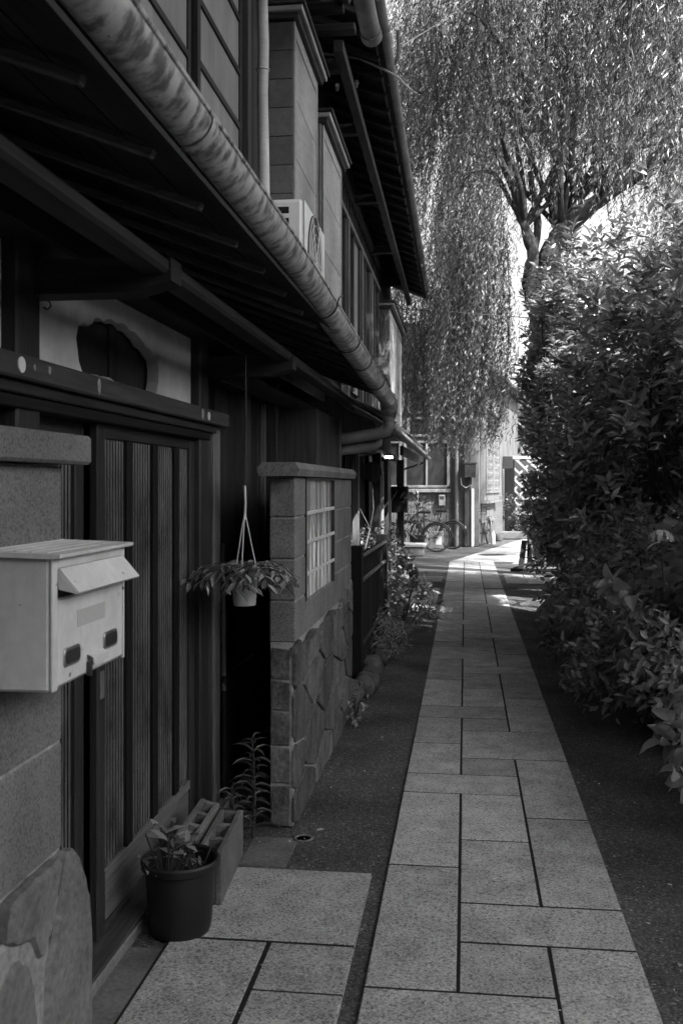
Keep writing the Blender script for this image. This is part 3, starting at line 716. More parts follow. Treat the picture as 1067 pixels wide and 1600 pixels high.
box('door_pane', m_pane, H2, -1.233, -1.228, 14.0, 14.6, .9, 1.75, 0)
box('door_post', WD['mid_z'], H2, -1.28, -1.18, 15.3, 15.42, 0, 1.95, .004)
lm = thing('porch_lamp', 'small lit tube lamp under the eaves of the row house', 'lamp', (-1.05, 13.8, 1.935))
box('lamp_housing', m_whitep, lm, -.09, .09, -.05, .05, .012, .03, .004)
MB().tube([(-.05, 0, -.008), (.05, 0, -.008)], .014, 10).build('tube', m_lamp, lm, True)
for xx in (-.065, .065): box('end_cap', m_whitep, lm, xx - .012, xx + .012, -.02, .02, -.025, .012, .003)
dk = MB(); dk.prism([(-1.16 + .12 * math.cos(2 * PI * k / 24), 1.71 + .13 * math.sin(2 * PI * k / 24)) for k in range(24)], lambda u, v, w: (u, 12.50 + w, v), .03, .006)
tag(dk.build('round_plaque', WD['pale_z'], None), 'round wooden plaque hung on the second porch post', 'plaque')
sg = thing('letter_box', 'dark square letter box fixed to the pale porch post', 'letter box', (-1.04, 15.95, 1.1))
box('box_body', m_black, sg, -.13, .13, -.10, .19, 0, .20, .008)
box('box_lid', WD['black_x'], sg, -.135, .135, -.11, .19, .205, .42, .008)

# ------------------------------------------------------------------ cladding stones by clipped cells
def cells(seed, u0, u1, v0, v1, n, asp):
    r = random.Random(seed); best = []
    for _ in range(n):
        c = max(((r.uniform(u0, u1), r.uniform(v0, v1)) for _ in range(12)), key=lambda p: min([((p[0] - q[0]) * asp) ** 2 + (p[1] - q[1]) ** 2 for q in best] or [9]))
        best.append(c)
    out = []
    for i, (a, b) in enumerate(best):
        poly = [(u0, v0), (u1, v0), (u1, v1), (u0, v1)]
        for j, (c, d) in enumerate(best):
            if i == j: continue
            nx, ny = (c - a) * asp * asp, (d - b); k = ((c * asp) ** 2 - (a * asp) ** 2 + d * d - b * b) / 2
            q = []
            for m in range(len(poly)):
                p0, p1 = poly[m], poly[(m + 1) % len(poly)]
                s0, s1 = nx * p0[0] + ny * p0[1] - k, nx * p1[0] + ny * p1[1] - k
                if s0 <= 0: q.append(p0)
                if (s0 < 0) != (s1 < 0):
                    t = s0 / (s0 - s1); q.append((p0[0] + (p1[0] - p0[0]) * t, p0[1] + (p1[1] - p0[1]) * t))
            poly = q
            if len(poly) < 3: break
        if len(poly) >= 3: out.append(poly)
    return out
def clad(par, seed, u0, u1, v0, v1, n, asp, fn, gap=.003, t=(.008, .022), name='cladding_stone', mat=None):
    r = random.Random(seed + 5)
    for poly in cells(seed, u0, u1, v0, v1, n, asp):
        m = len(poly); cx = sum(p[0] for p in poly) / m; cy = sum(p[1] for p in poly) / m
        q = []
        for k in range(m):
            p0, p1 = poly[k], poly[(k + 1) % m]
            for s in (.12, .5, .88):
                x = p0[0] + (p1[0] - p0[0]) * s; yv = p0[1] + (p1[1] - p0[1]) * s
                d = math.hypot(x - cx, yv - cy) or 1; kk = max(.3, 1 - (gap + r.uniform(0, .007)) / d); q.append((cx + (x - cx) * kk, cy + (yv - cy) * kk))
        mb = MB(); mb.prism(q, fn, r.uniform(*t), .006); mb.build(name, mat or m_slate, par)

# breeze wall with the reed window
BW = thing('breeze_wall', 'short block wall clad with slate below a barred reed window', 'wall', (-.82, 4.45, 0))
o = Vector((-.82, 4.45, 0))
def bb(name, mat, x0, x1, y0, y1, z0, z1, b=.006): return box(name, mat, BW, x0 + .82, x1 + .82, y0 - 4.45, y1 - 4.45, z0, z1, b)
zc = [.83, 1.02, 1.21, 1.40, 1.585]
X0, X1 = -.882, -.762
for i in range(4):
    bb('block', m_block, X0, X1, 4.45, 4.735, zc[i] + .003, zc[i + 1] - .003)
    bb('block', m_block, X0, X1, 5.775, 6.16 if i % 2 else 6.0, zc[i] + .003, zc[i + 1] - .003)
    bb('block', m_block, X0, X1, 6.167 if i % 2 else 6.007, 6.68, zc[i] + .003, zc[i + 1] - .003)
for a, b in ((4.74, 5.0), (5.006, 5.26), (5.266, 5.52), (5.526, 5.77)): bb('block', m_block, X0, X1, a, b, .833, .985)
bb('mortar_core', m_mortar, X0 + .005, X1 - .012, 4.455, 6.675, 0, .986, 0)
for s in ((4.46, 4.73), (5.78, 6.67)): bb('mortar_core', m_mortar, X0 + .004, X1 - .005, s[0], s[1], .986, 1.58, 0)
for a, b in ((4.37, 4.90), (4.905, 5.85), (5.855, 6.72)):
    mb = MB(); mb.prism([(-.915, 1.588), (-.740, 1.588), (-.730, 1.62), (-.75, 1.650), (-.90, 1.650), (-.925, 1.625)], lambda u, v, w: (u + .82, a - 4.45 + w, v), b - a); mb.build('coping_stone', m_block, BW)
bb('window_frame', m_dmetal, -.815, -.755, 4.737, 4.748, .987, 1.583, .002)
bb('window_frame', m_dmetal, -.815, -.755, 5.762, 5.773, .987, 1.583, .002)
bb('window_frame', m_dmetal, -.815, -.755, 4.75, 5.76, 1.572, 1.583, .002)
bb('pane', m_wireglass, -.792, -.784, 4.737, 5.773, .987, 1.583, 0)
for a in (1.41, 1.27, 1.115):
    mb = MB(); bar(mb, (.062, .29, a), (.062, 1.31, a + rnd.uniform(-.004, .004)), .006, .02); mb.build('cross_bar', m_white, BW)
for k in range(7):
    yy = 4.86 + k * .135; mb = MB(); mb.tube([(-.766 + .82, yy - 4.45, .99), (-.766 + .82, yy - 4.45 + rnd.uniform(-.006, .006), 1.57)], .0045 if k == 4 else .0032, 6); mb.build('rod', m_white if k in (1, 4) else m_steel, BW)
rs = random.Random(3)
rd = MB()
for k in range(420):
    yy = 4.75 + rs.random() * 1.0; h = (.12 + .18 * rs.random()) * (1 if rs.random() < .8 else 1.3); z0 = .99
    if yy < 4.9: h *= .5
    yy2 = yy + rs.uniform(-.05, .05); yy2 = min(max(yy2, 4.75), 5.76); x = -.783 + rs.random() * .010
    rd.add([(x + .82, yy - 4.45 - .007, z0), (x + .82, yy - 4.45 + .007, z0), (x + .824, yy2 - 4.45 + .002, z0 + h), (x + .823, yy2 - 4.45 - .002, z0 + h * .98)], [(0, 1, 2, 3)])
rd.build('reed_screen', m_reed, BW, kind='stuff')
clad(BW, 11, 4.44, 6.70, 0.0, .80, 22, .42, lambda u, v, w: (-.774 + .82 + w, u - 4.45, v))
# upper irregular edge of the cladding
for (yy, w_, h_) in ((4.5, .16, .05), (4.9, .3, .035), (5.6, .4, .04), (6.3, .5, .09), (6.58, .2, .13)):
    mb = MB(); mb.prism([(yy - w_ / 2, .79), (yy + w_ / 2, .79), (yy + w_ * .38, .79 + h_ * .8), (yy + .02, .79 + h_), (yy - w_ * .35, .79 + h_ * .6)], lambda u, v, w: (-.772 + .82 + w, u - 4.45, v), .022, .006); mb.build('cladding_stone', m_slate, BW)
zz = 0.0
for h in (.19, .17, .16, .14, .15):
    mb = MB(); x0, x1 = -.875, -.785
    mb.prism([(x0, zz + .008), (x1 - .004, zz + .006), (x1, zz + h * .5), (x1 - .004, zz + h - .008), (x0 + .006, zz + h - .004 + rs.uniform(-.01, .01))], lambda u, v, w: (u + .82, .006 - w, v), .012, .004); mb.build('cladding_stone', m_slate, BW); zz += h

# gate pier nearest the camera, with the letter box
GP = thing('gate_pier', 'granite gate pier with slab cap and stone clad foot at the doorway', 'pier', (-1.13, 2.0, 0))
def gb(name, mat, x0, x1, y0, y1, z0, z1, b=.006): return box(name, mat, GP, x0 + 1.13, x1 + 1.13, y0 - 2, y1 - 2, z0, z1, b)
zs = [0, .29, .585, .87, 1.16, 1.38, 1.60]
for i in range(6):
    gb('block', m_block, -1.185, -1.062, 1.55 if i % 2 else 1.9, 2.535, zs[i] + .002, zs[i + 1] - .002)
    gb('block', m_block, -1.185, -1.062, .4, 1.545 if i % 2 else 1.895, zs[i] + .002, zs[i + 1] - .002)
gb('mortar_core', m_mortar, -1.18, -1.066, .42, 2.53, 0, 1.6, 0)
gb('cap_slab', m_block, -1.24, -1.015, .3, 2.63, 1.604, 1.682, .008)
for poly in ([(2.35, 0), (2.66, 0), (2.665, .30), (2.64, .44), (2.56, .575), (2.50, .585), (2.43, .44), (2.365, .34)],
             [(2.03, 0), (2.315, 0), (2.305, .28), (2.27, .40), (2.19, .45), (2.10, .40), (2.04, .25)],
             [(2.16, .49), (2.28, .45), (2.335, .375), (2.40, .46), (2.465, .585), (2.30, .59), (2.18, .58)],
             [(1.6, 0), (2.0, 0), (2.01, .25), (2.08, .42), (2.0, .56), (1.7, .57), (1.55, .3)]):
    r = random.Random(int(poly[0][0] * 100)); q = []
    for k in range(len(poly)):
        p0, p1 = poly[k], poly[(k + 1) % len(poly)]
        for s in (0.08, .36, .64, .92): q.append((p0[0] + (p1[0] - p0[0]) * s + r.uniform(-.005, .005), p0[1] + (p1[1] - p0[1]) * s + r.uniform(-.005, .005)))
    mb = MB(); mb.prism(q, lambda u, v, w: (-1.06 + 1.13 + w, u - 2, v), .036, .012); mb.build('cladding_stone', m_pierstone, GP)
gb('mortar_joint', m_mortar, -1.062, -1.036, 1.5, 2.40, 0, .50, .01)
gb('mortar_joint', m_mortar, -1.062, -1.038, 2.40, 2.56, 0, .50, .01)
MBX = thing('mailbox', 'white metal mailbox with raised flap hung on the gate pier', 'mailbox', (-.905, 2.33, 1.09))
Y0, Y1 = -.232, .232
box('body', m_letter, MBX, -.165, -.004, Y0, Y1, 0, .295, .006)
box('door', m_letter, MBX, -.003, .004, Y0 + .03, Y1 - .012, .008, .20, .004)
box('frame_strip', m_letter, MBX, -.003, .006, Y0, Y0 + .026, 0, .30, .003)
box('frame_strip', m_letter, MBX, -.003, .006, Y1 - .009, Y1, 0, .30, .002)
box('frame_strip', m_letter, MBX, -.003, .006, Y0 + .028, Y1 - .011, .272, .30, .002)
box('slot', m_black, MBX, -.0035, .0005, Y0 + .03, Y1 - .012, .205, .268, 0)
mb = MB(); mb.prism([(-.002, .268), (.048, .215), (.052, .219), (.006, .272)], lambda u, v, w: (u, Y0 + .035 + w, v), Y1 - Y0 - .05)
fl = mb.build('flap', m_letter, MBX)
for yv in (Y0 + .0345, Y1 - .0155):
    mb = MB(); mb.prism([(.0, .266), (.046, .2155), (.004, .225)], lambda u, v, w: (u, yv + w, v), .002); mb.build('cheek', m_letter, fl)
mb = MB(); mb.prism([(-.175, .300), (.022, .296), (.026, .299), (.026, .306), (-.175, .313)], lambda u, v, w: (u, Y0 - .012 + w, v), Y1 - Y0 + .024, .0); lid = mb.build('lid', m_letter, MBX)
for k in range(5): 
    mb = MB(); bar(mb, (-.16 + k * .036, Y0 + .01, .3125 - k * .00125), (-.16 + k * .036, Y1 - .01, .3125 - k * .00125), .010, .004); mb.build('lid_ridge', m_letter, lid)
def rrect(cy, cz, w, h, r, n=5):
    return [(cy + sx * (w / 2 - r) + r * math.cos(a0 + k * PI / 2 / n), cz + sz * (h / 2 - r) + r * math.sin(a0 + k * PI / 2 / n)) for sx, sz, a0 in ((1, 1, 0), (-1, 1, PI / 2), (-1, -1, PI), (1, -1, 1.5 * PI)) for k in range(n + 1)]
for cy in (-.125, .125):
    mb = MB(); mb.prism(rrect(cy, .066, .098, .044, .014), lambda u, v, w: (.003 + w, u, v), .005, .002); q = mb.build('window_rim', m_steel, MBX)
    mb = MB(); mb.prism(rrect(cy, .066, .08, .030, .010), lambda u, v, w: (.0082 + w, u, v), .001); mb.build('window_pane', m_dmetal, q)
mb = MB(); mb.prism([(.004, .052), (.022, .043), (.024, .028), (.021, .028), (.019, .040), (.004, .047)], lambda u, v, w: (u, -.03 + w, v), .10); mb.build('latch', m_letter, MBX)
MB().box(.004, .016, -.035, -.022, .0, .035, .002).build('latch_hasp', m_dmetal, MBX)
mb = MB(); mb.prism([(-.09, .125), (.09, .125), (.09, .165), (-.09, .165)], lambda u, v, w: (.0041 + w, u, v), .0006); mb.build('name_label', M('faded label', .42, .7, .2, (60, 60, 60), .02), MBX)

# ------------------------------------------------------------------ small things by the door
PT = thing('flower_pot', 'black plastic flower pot with a few seedlings on the entrance paving', 'flower pot', (-.985, 3.38, 0))
MB().lathe([(.102, .0), (.108, .02), (.122, .215), (.135, .222), (.138, .245), (.132, .252), (.122, .246), (.118, .20), (.10, .19), (0, .188)], n=28).build('pot', m_black, PT, True)
MB().lathe([(0, .20), (.06, .203), (.117, .198)], n=16).build('soil', m_bed, PT)
def sprout_leaves(par, cx, cy, cz, n, seed, h, L0, W0, mat, spread=.08, droop=0.3):
    r = np.random.default_rng(seed)
    P = np.stack([cx + r.normal(0, spread * .5, n), cy + r.normal(0, spread * .5, n), cz + r.uniform(.1, 1, n) * h], 1)
    a = r.uniform(0, 2 * PI, n); D = np.stack([np.cos(a), np.sin(a), r.uniform(-droop, .7, n)], 1)
    N = np.stack([r.normal(0, .3, n), r.normal(0, .3, n), np.ones(n)], 1)
    leaf_objects(unit_leaf(mat, 'mid'), P + np.array(par.location), D, N, L0 * r.uniform(.6, 1.2, n), W0 * r.uniform(.7, 1.2, n), par)
    mb = MB()
    for i in range(n): mb.tube([(cx + (P[i, 0] - cx) * .3, cy + (P[i, 1] - cy) * .3, cz - .01), tuple(P[i])], .0022, 5)
    mb.build('stems', m_stem, par)
sprout_leaves(PT, -.03, -.04, .20, 34, 4, .20, .075, .024, m_spray, .09)
sprout_leaves(PT, .05, .03, .20, 9, 5, .09, .05, .012, m_spray, .08)

CBm = MB()
def cinder(name, label, loc, rot, dims=(.10, .39, .19), holes=3):
    t = thing(name, label, 'concrete block', loc)
    t.rotation_euler = rot; w, l, h = dims
    for x0, x1 in ((-w / 2, -w / 2 + .024), (w / 2 - .024, w / 2)): box('face_shell', m_concrete, t, x0, x1, -l / 2, l / 2, 0, h, .004)
    n = holes + 1; ww = .03
    for k in range(n):
        yc = -l / 2 + ww / 2 + (l - ww) * k / (n - 1); box('web', m_concrete, t, -w / 2 + .024, w / 2 - .024, yc - ww / 2, yc + ww / 2, 0, h - .003, .002)
    return t
cinder('cinder_block', 'concrete block standing on edge behind the black pot', (-.955, 3.83, 0), (0, 0, .06), (.10, .50, .19))
cinder('cinder_block', 'concrete block tilted against the foot of the sliding door', (-1.10, 3.86, .03), (0, .25, .04), (.085, .44, .20))

def lily(loc, h, n, seed, lab):
    t = thing('lily_plant', lab, 'plant', loc); r = np.random.default_rng(seed)
    mb = MB(); mb.tube([(0, 0, 0), (.01, .0, h * .4), (.0, .015, h * .8), (-.01, .02, h)], [.006, .005, .004, .002], 6); mb.build('stem', m_stem, t)
    z = np.linspace(.04, h, n); a = np.arange(n) * 2.4; P = np.stack([np.zeros(n), np.zeros(n) + .01 * z, z], 1)
    D = np.stack([np.cos(a), np.sin(a), r.uniform(-.1, .6, n)], 1); N = np.stack([-.3 * np.cos(a), -.3 * np.sin(a), np.ones(n)], 1)
    leaf_objects(unit_leaf(m_bush, 'hi'), P + np.array(loc), D, N, r.uniform(.09, .15, n) * (1.1 - .5 * z / h), np.full(n, .011), t)
lily((-.93, 4.32, -.01), .44, 46, 8, 'tall thin leaved weed growing between the blocks and the breeze wall')
lily((-.99, 4.18, -.01), .26, 22, 9, 'short weed growing behind the standing concrete block')
pb = MB(); pb.tube([(-1.16, 4.72, .55), (-1.22, 4.95, 1.25)], .012, 8); tag(pb.build('pole', WD['pale_z'], None), 'slim wooden pole leaning in the alcove behind the hanging pot', 'pole')
mb = MB(); bar(mb, (-1.215, 5.08, .0), (-1.235, 5.08, .62), .62, .02, (1, 0, 0)); 
bx = MB(); bx.box(-1.17, -1.15, 4.72, 5.38, 0, .62, .004); tag(bx.build('board', WD['dark_z'], None), 'dark board standing in the alcove beside the breeze wall', 'board')

# hanging pot
HP = thing('hanging_pot', 'white hanging flower pot with trailing leaves beside the sliding door', 'hanging pot', (-.94, 4.2, 1.03))
MB().lathe([(.044, 0), (.048, .004), (.056, .12), (.061, .122), (.062, .132), (.056, .132), (.05, .10), (0, .10)], n=24).build('pot', m_whitep, HP, True)
mb = MB()
for k in range(3):
    a = k * 2 * PI / 3 + .5; mb.tube([(.058 * math.cos(a), .058 * math.sin(a), .13), (.008 * math.cos(a), .008 * math.sin(a), .37), (0, 0, .40)], .0028, 6)
mb.tube([(0, 0, .37), (.003, .002, .44), (0, 0, .515)], [.006, .005, .0065], 8)
mb.build('hanger', m_whitep, HP)
MB().tube([(0, 0, .505), (.004, .01, .8), (.0, .02, 1.09)], .0017, 5).build('cord', m_dmetal, HP)
def trailing(par, c, n_tw, seed, R, up, dn, L0, W0, mat, k=9, name='stems', yscale=1.0):
    r = np.random.default_rng(seed); Ps = []; Ds = []; Ns = []; mb = MB()
    for i in range(n_tw):
        a = r.uniform(0, 2 * PI); d = np.array([math.cos(a), math.sin(a) * yscale, 0]); ln = R * r.uniform(.62, 1.05)
        pts = []
        for t in np.linspace(0, 1, 7):
            pts.append(c + d * ln * t + np.array([0, 0, up * math.sin(t * 2.2) * r.uniform(.9, 1.1) - dn * t ** 2.2]))
        mb.tube([tuple(p) for p in pts], .0018, 4)
        for j in range(k):
            t = .18 + .82 * (j + r.random()) / k; q = min(int(t * 6), 5); f = t * 6 - q; P = pts[q] * (1 - f) + pts[min(q + 1, 6)] * f
            tan = pts[min(q + 1, 6)] - pts[q]; tan /= np.linalg.norm(tan) + 1e-9
            side = np.cross(tan, [0, 0, 1]); side /= np.linalg.norm(side) + 1e-9
            s = 1 if j % 2 else -1
            Ps.append(P); Ds.append(tan * .7 + side * s * .8 + np.array([0, 0, r.uniform(-.7, .15)])); Ns.append(np.array([r.normal(0, .35), r.normal(0, .35), 1.0]))
    n = len(Ps); mb.build(name, m_stem, par)
    return np.array(Ps), np.array(Ds), np.array(Ns), L0 * r.uniform(.65, 1.2, n), W0 * r.uniform(.7, 1.2, n)
P, D, N, Ln, Wd = trailing(HP, np.array([0, 0, .135]), 60, 21, .27, .07, .10, .06, .020, m_spray, 9)
leaf_objects(unit_leaf(m_spray, 'mid'), P + np.array(HP.location), D, N, Ln, Wd, HP)

# bamboo fence, border stones and plants along the row house
BF = thing('bamboo_fence', 'low dark fence of upright canes with two rails past the breeze wall', 'fence', (-.83, 7.7, 0))
for k in range(46):
    yy = k * .05; mb = MB(); mb.tube([(rnd.uniform(-.004, .004), yy, .10), (rnd.uniform(-.006, .006), yy + rnd.uniform(-.004, .004), 1.0 - .012 * k * .05 + rnd.uniform(-.015, .01))], .0215, 7); mb.build('cane', WD['dark_z'], BF, True)
for zz in (.99, .80, .3):
    mb = MB(); mb.tube([(.032, -.06, zz), (.032, 2.3, zz - .02)], .017, 8); mb.build('rail', WD['pale_y'] if zz > .5 else WD['dark_y'], BF, True)
box('fence_post', WD['black_z'], BF, -.06, .05, -.17, -.05, 0, 1.08, .006)
box('fence_post', WD['black_z'], BF, -.06, .05, 2.27, 2.37, 0, 1.05, .006)
def rock(name, loc, r, seed, mat, lab=None, grp=None, sq=(1, 1, 1), facet=False):
    bm = bmesh.new(); bmesh.ops.create_icosphere(bm, subdivisions=3, radius=1); rr = random.Random(seed)
    ds = [Vector((rr.gauss(0, 1), rr.gauss(0, 1), rr.gauss(0, 1))).normalized() for _ in range(9)]; hs = [rr.uniform(.62, .95) for _ in ds]
    for v in bm.verts:
        d = v.co.normalized(); k = 1.0
        for q, h in zip(ds, hs):
            c = d.dot(q)
            if c > .05: k = min(k, h / c)
        v.co = d * k
        v.co = Vector((v.co.x * sq[0] * r, v.co.y * sq[1] * r, v.co.z * sq[2] * r))
    me = bpy.data.meshes.new(name); bm.to_mesh(me); bm.free(); me.materials.append(mat)
    for p in me.polygons: p.use_smooth = not facet
    o = link(name, me, None, loc)
    if lab: tag(o, lab, 'stone', grp)
    return o
bs = random.Random(5); yy = 7.28; i = 0
while yy < 11.9:
    r_ = bs.uniform(.075, .13); rock('border_stone', (-.755 + .012 * (yy - 7.3) + bs.uniform(-.03, .03), yy, r_ * .5), r_, i, m_rock, 'rough stone in the row edging the ground before the cane fence', 'border stones along the fence', (.8, 1.1, .85)); yy += r_ * 1.55; i += 1
rock('boulder', (-.80, 7.0, .09), .13, 44, m_rock, 'broken block of stone at the far foot of the breeze wall', None, (.7, 1, .9), True)
sp = MB(); sp.lathe([(0, -.145)] + [(.145 * math.sin(PI * k / 14), -.145 * math.cos(PI * k / 14)) for k in range(1, 14)] + [(0, .145)], (-.88, 15.9, .14), 24)
tag(sp.build('stone_ball', m_rock, None, True), 'round stone ball sitting at the foot of the porch post', 'stone ball')

def shrub(name, label, cat, loc, R, H, n_tw, k, L0, W0, mat, seed, nparts, zlow=.15, stems=5, twl=.22, upb=.6, hi='mid', tmpl=LEAF_MID, group=None, dens=1.3, cull=True, droop=.25, boxy=2.0, nout=.9):
    """twigs spread through the crown, each with a spiral of leaves"""
    r = np.random.default_rng(seed); t = thing(name, label, cat, loc, 0, group)
    C = np.array(loc)
    nz = r.normal(0, 1, (14, 3)); ph = r.uniform(0, 6.28, 14)
    def noise(p): return sum(np.sin(p @ nz[i] * (2.2 + .5 * i) / max(R) + ph[i]) for i in range(14)) / 14 ** .5
    Q = []
    while len(Q) < n_tw:
        p = r.uniform(-1.2, 1.2, (n_tw * 3, 3)); rad = (np.abs(p) ** boxy).sum(1) ** (1 / boxy) - .26 * noise(p * np.array([R[0], R[1], H / 2]) * 1.6)
        ok = (rad < 1) & (rad > r.uniform(0, .95, len(p)) ** .6 * .9)
        p = p[ok] * np.array([R[0], R[1], H / 2]); p[:, 2] += H / 2
        p = p[(p[:, 2] > zlow) & (noise(p) > -.12 * dens + r.normal(0, .28, len(p)))]
        Q += list(p)
    Q = np.array(Q[:n_tw]); ctr = np.array([0, 0, H * .35])
    out = norm(Q - ctr); dirs = norm(out + np.array([0, 0, upb]) + r.normal(0, .35, Q.shape))
    a0 = r.uniform(0, 6.28, n_tw); ref = norm(np.cross(dirs, r.normal(0, 1, Q.shape))); ref2 = np.cross(dirs, ref)
    Ps, Ds, Ns = [], [], []
    for j in range(k):
        s = (j + .5) / k; a = a0 + j * 2.4; rad = ref * np.cos(a)[:, None] + ref2 * np.sin(a)[:, None]
        Ps.append(Q + dirs * (twl * (s - .6))[..., None] if np.ndim(s) else Q + dirs * twl * (s - .6))
        d = dirs * (.35 + .5 * s) + rad * (1.0 - .35 * s) + np.array([0, 0, -droop]); Ds.append(d + r.normal(0, .12, Q.shape)); Ns.append(out * [nout, nout, .2] + np.array([0, 0, .45]) + r.normal(0, .38, Q.shape))
    P = np.concatenate(Ps) + C; D = np.concatenate(Ds); N = np.concatenate(Ns); n = len(P)
    Ln = L0 * r.uniform(.6, 1.2, n); Wd = W0 * r.uniform(.75, 1.2, n)
    keep = P[:, 2] > .03
    if cull: keep &= ~sun_gap(P)
    P, D, N, Ln, Wd = P[keep], D[keep], N[keep], Ln[keep], Wd[keep]
    split_leaves(t, unit_leaf(mat, hi), tmpl, P, D, N, Ln, Wd, mat, nparts)
    for sidx in range(stems):
        a = r.uniform(0, 6.28); b = r.uniform(.2, .75); mb = MB()
        top = np.array([math.cos(a) * R[0] * b, math.sin(a) * R[1] * b, H * r.uniform(.65, .9)])
        base = np.array([math.cos(a) * R[0] * .12, math.sin(a) * R[1] * .12, -.02]); pts = [tuple(base + (top - base) * q + np.array([math.sin(q * 5 + sidx) * .03, math.cos(q * 4 + sidx) * .03, 0]) * (H / 2)) for q in np.linspace(0, 1, 6)]
        r0 = .006 + .0055 * H; mb.tube(pts, [r0 * (1 - .13 * q) for q in range(6)], 7)
        for bq in range(3):
            i0 = 2 + bq; p0 = np.array(pts[i0]); p1 = p0 + np.array([r.normal(0, .3) * R[0], r.normal(0, .3) * R[1], H * .2]); mb.tube([tuple(p0), tuple((p0 + p1) / 2 + r.normal(0, .02, 3)), tuple(p1)], [r0 * .5, r0 * .4, r0 * .25], 5)
        mb.build('stem', m_stem, t, True)
    return t

shrub('ivy_bush', 'small leaved creeper bush on the far end of the cane fence', 'bush', (-.95, 11.1, 0), (.32, 1.1, 1), 1.05, 260, 8, .05, .028, m_bush, 31, 60, .1, 3, .16, .3, cull=False)
shrub('leafy_plant', 'low leafy plant leaning over the border stones toward the path', 'plant', (-.72, 10.6, 0), (.38, .8, 1), .62, 90, 8, .10, .032, m_spray, 32, 120, .1, 3, .2, .2, cull=False)
shrub('fern_clump', 'drooping ferny clump among the border stones by the cane fence', 'plant', (-.72, 9.2, 0), (.22, .5, 1), .35, 70, 8, .09, .014, m_spray, 33, 100, .03, 2, .2, .5, cull=False)
shrub('seedling', 'small seedling at the foot of the breeze wall by the asphalt', 'plant', (-.74, 6.55, -.01), (.10, .25, 1), .18, 14, 6, .05, .02, m_spray, 34, 60, .02, 2, .08, .5, cull=False)
tw = MB(); tw.tube([(-1.0, 10.0, .9), (-.97, 10.2, 1.1), (-.93, 10.15, 1.3), (-.95, 10.25, 1.55)], [.007, .006, .005, .003], 6); tw.tube([(-.97, 10.2, 1.1), (-1.1, 10.2, 1.35), (-1.13, 10.2, 1.5)], [.004, .003, .002], 6)
tag(tw.build('bare_branch', WD['pale_z'], None, True), 'bare pale branch rising behind the cane fence', 'branch')

# ------------------------------------------------------------------ shrubs on the right
G_ = 'evergreen shrubs right of the path'
shrub('laurel_shrub', 'tallest evergreen shrub, nearest the camera on the planting bed', 'shrub', (1.95, 9.6, .03), (.95, 1.1, 1), 3.75, 1250, 11, .155, .045, m_laurel, 41, 250, .25, 6, .26, .8, group=G_, boxy=2.2)
shrub('laurel_shrub', 'evergreen shrub with two bare upright trunks, middle of the hedge row', 'shrub', (2.25, 12.0, .03), (1.1, 1.0, 1), 4.3, 1350, 11, .15, .044, m_laurel, 42, 120, .5, 5, .26, .8, group=G_, boxy=2.3)
shrub('laurel_shrub', 'farthest evergreen shrub beside the folded wooden trestle', 'shrub', (1.80, 15.0, .03), (.82, 1.1, 1), 4.35, 1700, 11, .135, .042, m_laurel, 43, 60, .4, 5, .24, .8, group=G_, boxy=2.4)
shrub('laurel_shrub', 'dense evergreen shrub added behind the trunks to close a sun leak', 'shrub', (2.75, 10.7, .03), (.9, .9, 1), 3.7, 1100, 10, .15, .045, m_laurel, 52, 30, .1, 5, .26, .8, group=G_, boxy=2.6)  # extra shrub put in to stop sun leaking onto the path
for q_, (x_, y_, h_, lb_) in enumerate(((3.6, 9.6, 5.3, 'tall evergreen added behind the nearest tall shrub to shade the path'), (3.5, 6.6, 5.2, 'tall evergreen added off to the side behind the flowering hydrangea for shade'), (3.5, 12.0, 5.3, 'tall evergreen added as a sun block behind the shrub with bare trunks'))):  # three shrubs added to keep sun spots off the path
    shrub('laurel_shrub', lb_, 'shrub', (x_, y_, .03), (1.0, 1.5, 1), h_, 1300, 10, .16, .055, m_laurel, 90 + q_, 10, .1, 5, .28, .7, group=G_, boxy=2.8)
shrub('laurel_shrub', 'slender high crowned evergreen before the willow trunk', 'shrub', (1.38, 14.3, .03), (.52, .8, 1), 4.75, 620, 11, .14, .043, m_laurel, 57, 40, 2.1, 4, .26, .8, group=G_, boxy=2.6)
shrub('laurel_shrub', 'evergreen shrub behind the others, deep in the planting bed', 'shrub', (3.6, 14.0, .03), (1.2, 1.8, 1), 4.0, 900, 10, .13, .04, m_laurel, 44, 30, .3, 5, .26, .8, group=G_)
shrub('laurel_shrub', 'evergreen shrub at the picture edge behind the hydrangeas', 'shrub', (2.6, 6.7, .03), (.95, 1.4, 1), 4.8, 1300, 10, .14, .045, m_laurel, 45, 30, .3, 5, .26, .8, group=G_)  # height raised to block sun from reaching the path
shrub('dark_bush', 'dense dark bush hanging over the boulder', 'bush', (1.55, 12.2, .03), (.62, 1.2, 1), 1.75, 520, 9, .10, .036, m_bush, 46, 150, .25, 5, .2, .2)
shrub('nandina_bush', 'bush of small leaflets on arching sprays overhanging the asphalt', 'bush', (1.45, 8.0, .03), (.72, 1.4, 1), 1.15, 760, 10, .08, .032, m_spray, 47, 280, .06, 6, .26, .25)
shrub('nandina_bush', 'low dark bush of small leaflets spreading under the flowering hydrangea', 'bush', (1.38, 6.4, .03), (.58, 1.1, 1), .72, 420, 9, .075, .030, m_spray, 53, 200, .04, 5, .22, .2)
shrub('hydrangea', 'hydrangea bush with one pale flower head', 'hydrangea', (1.62, 6.5, .03), (.62, .9, 1), 1.35, 150, 6, .16, .092, m_hydr, 48, 260, .3, 7, .16, .5, 'hi')
shrub('hydrangea', 'nearest broad leaved hydrangea at the lower edge of the bed', 'hydrangea', (1.44, 4.55, .03), (.46, .6, 1), .62, 62, 5, .14, .082, m_hydr, 49, 280, .15, 5, .14, .5, 'hi')
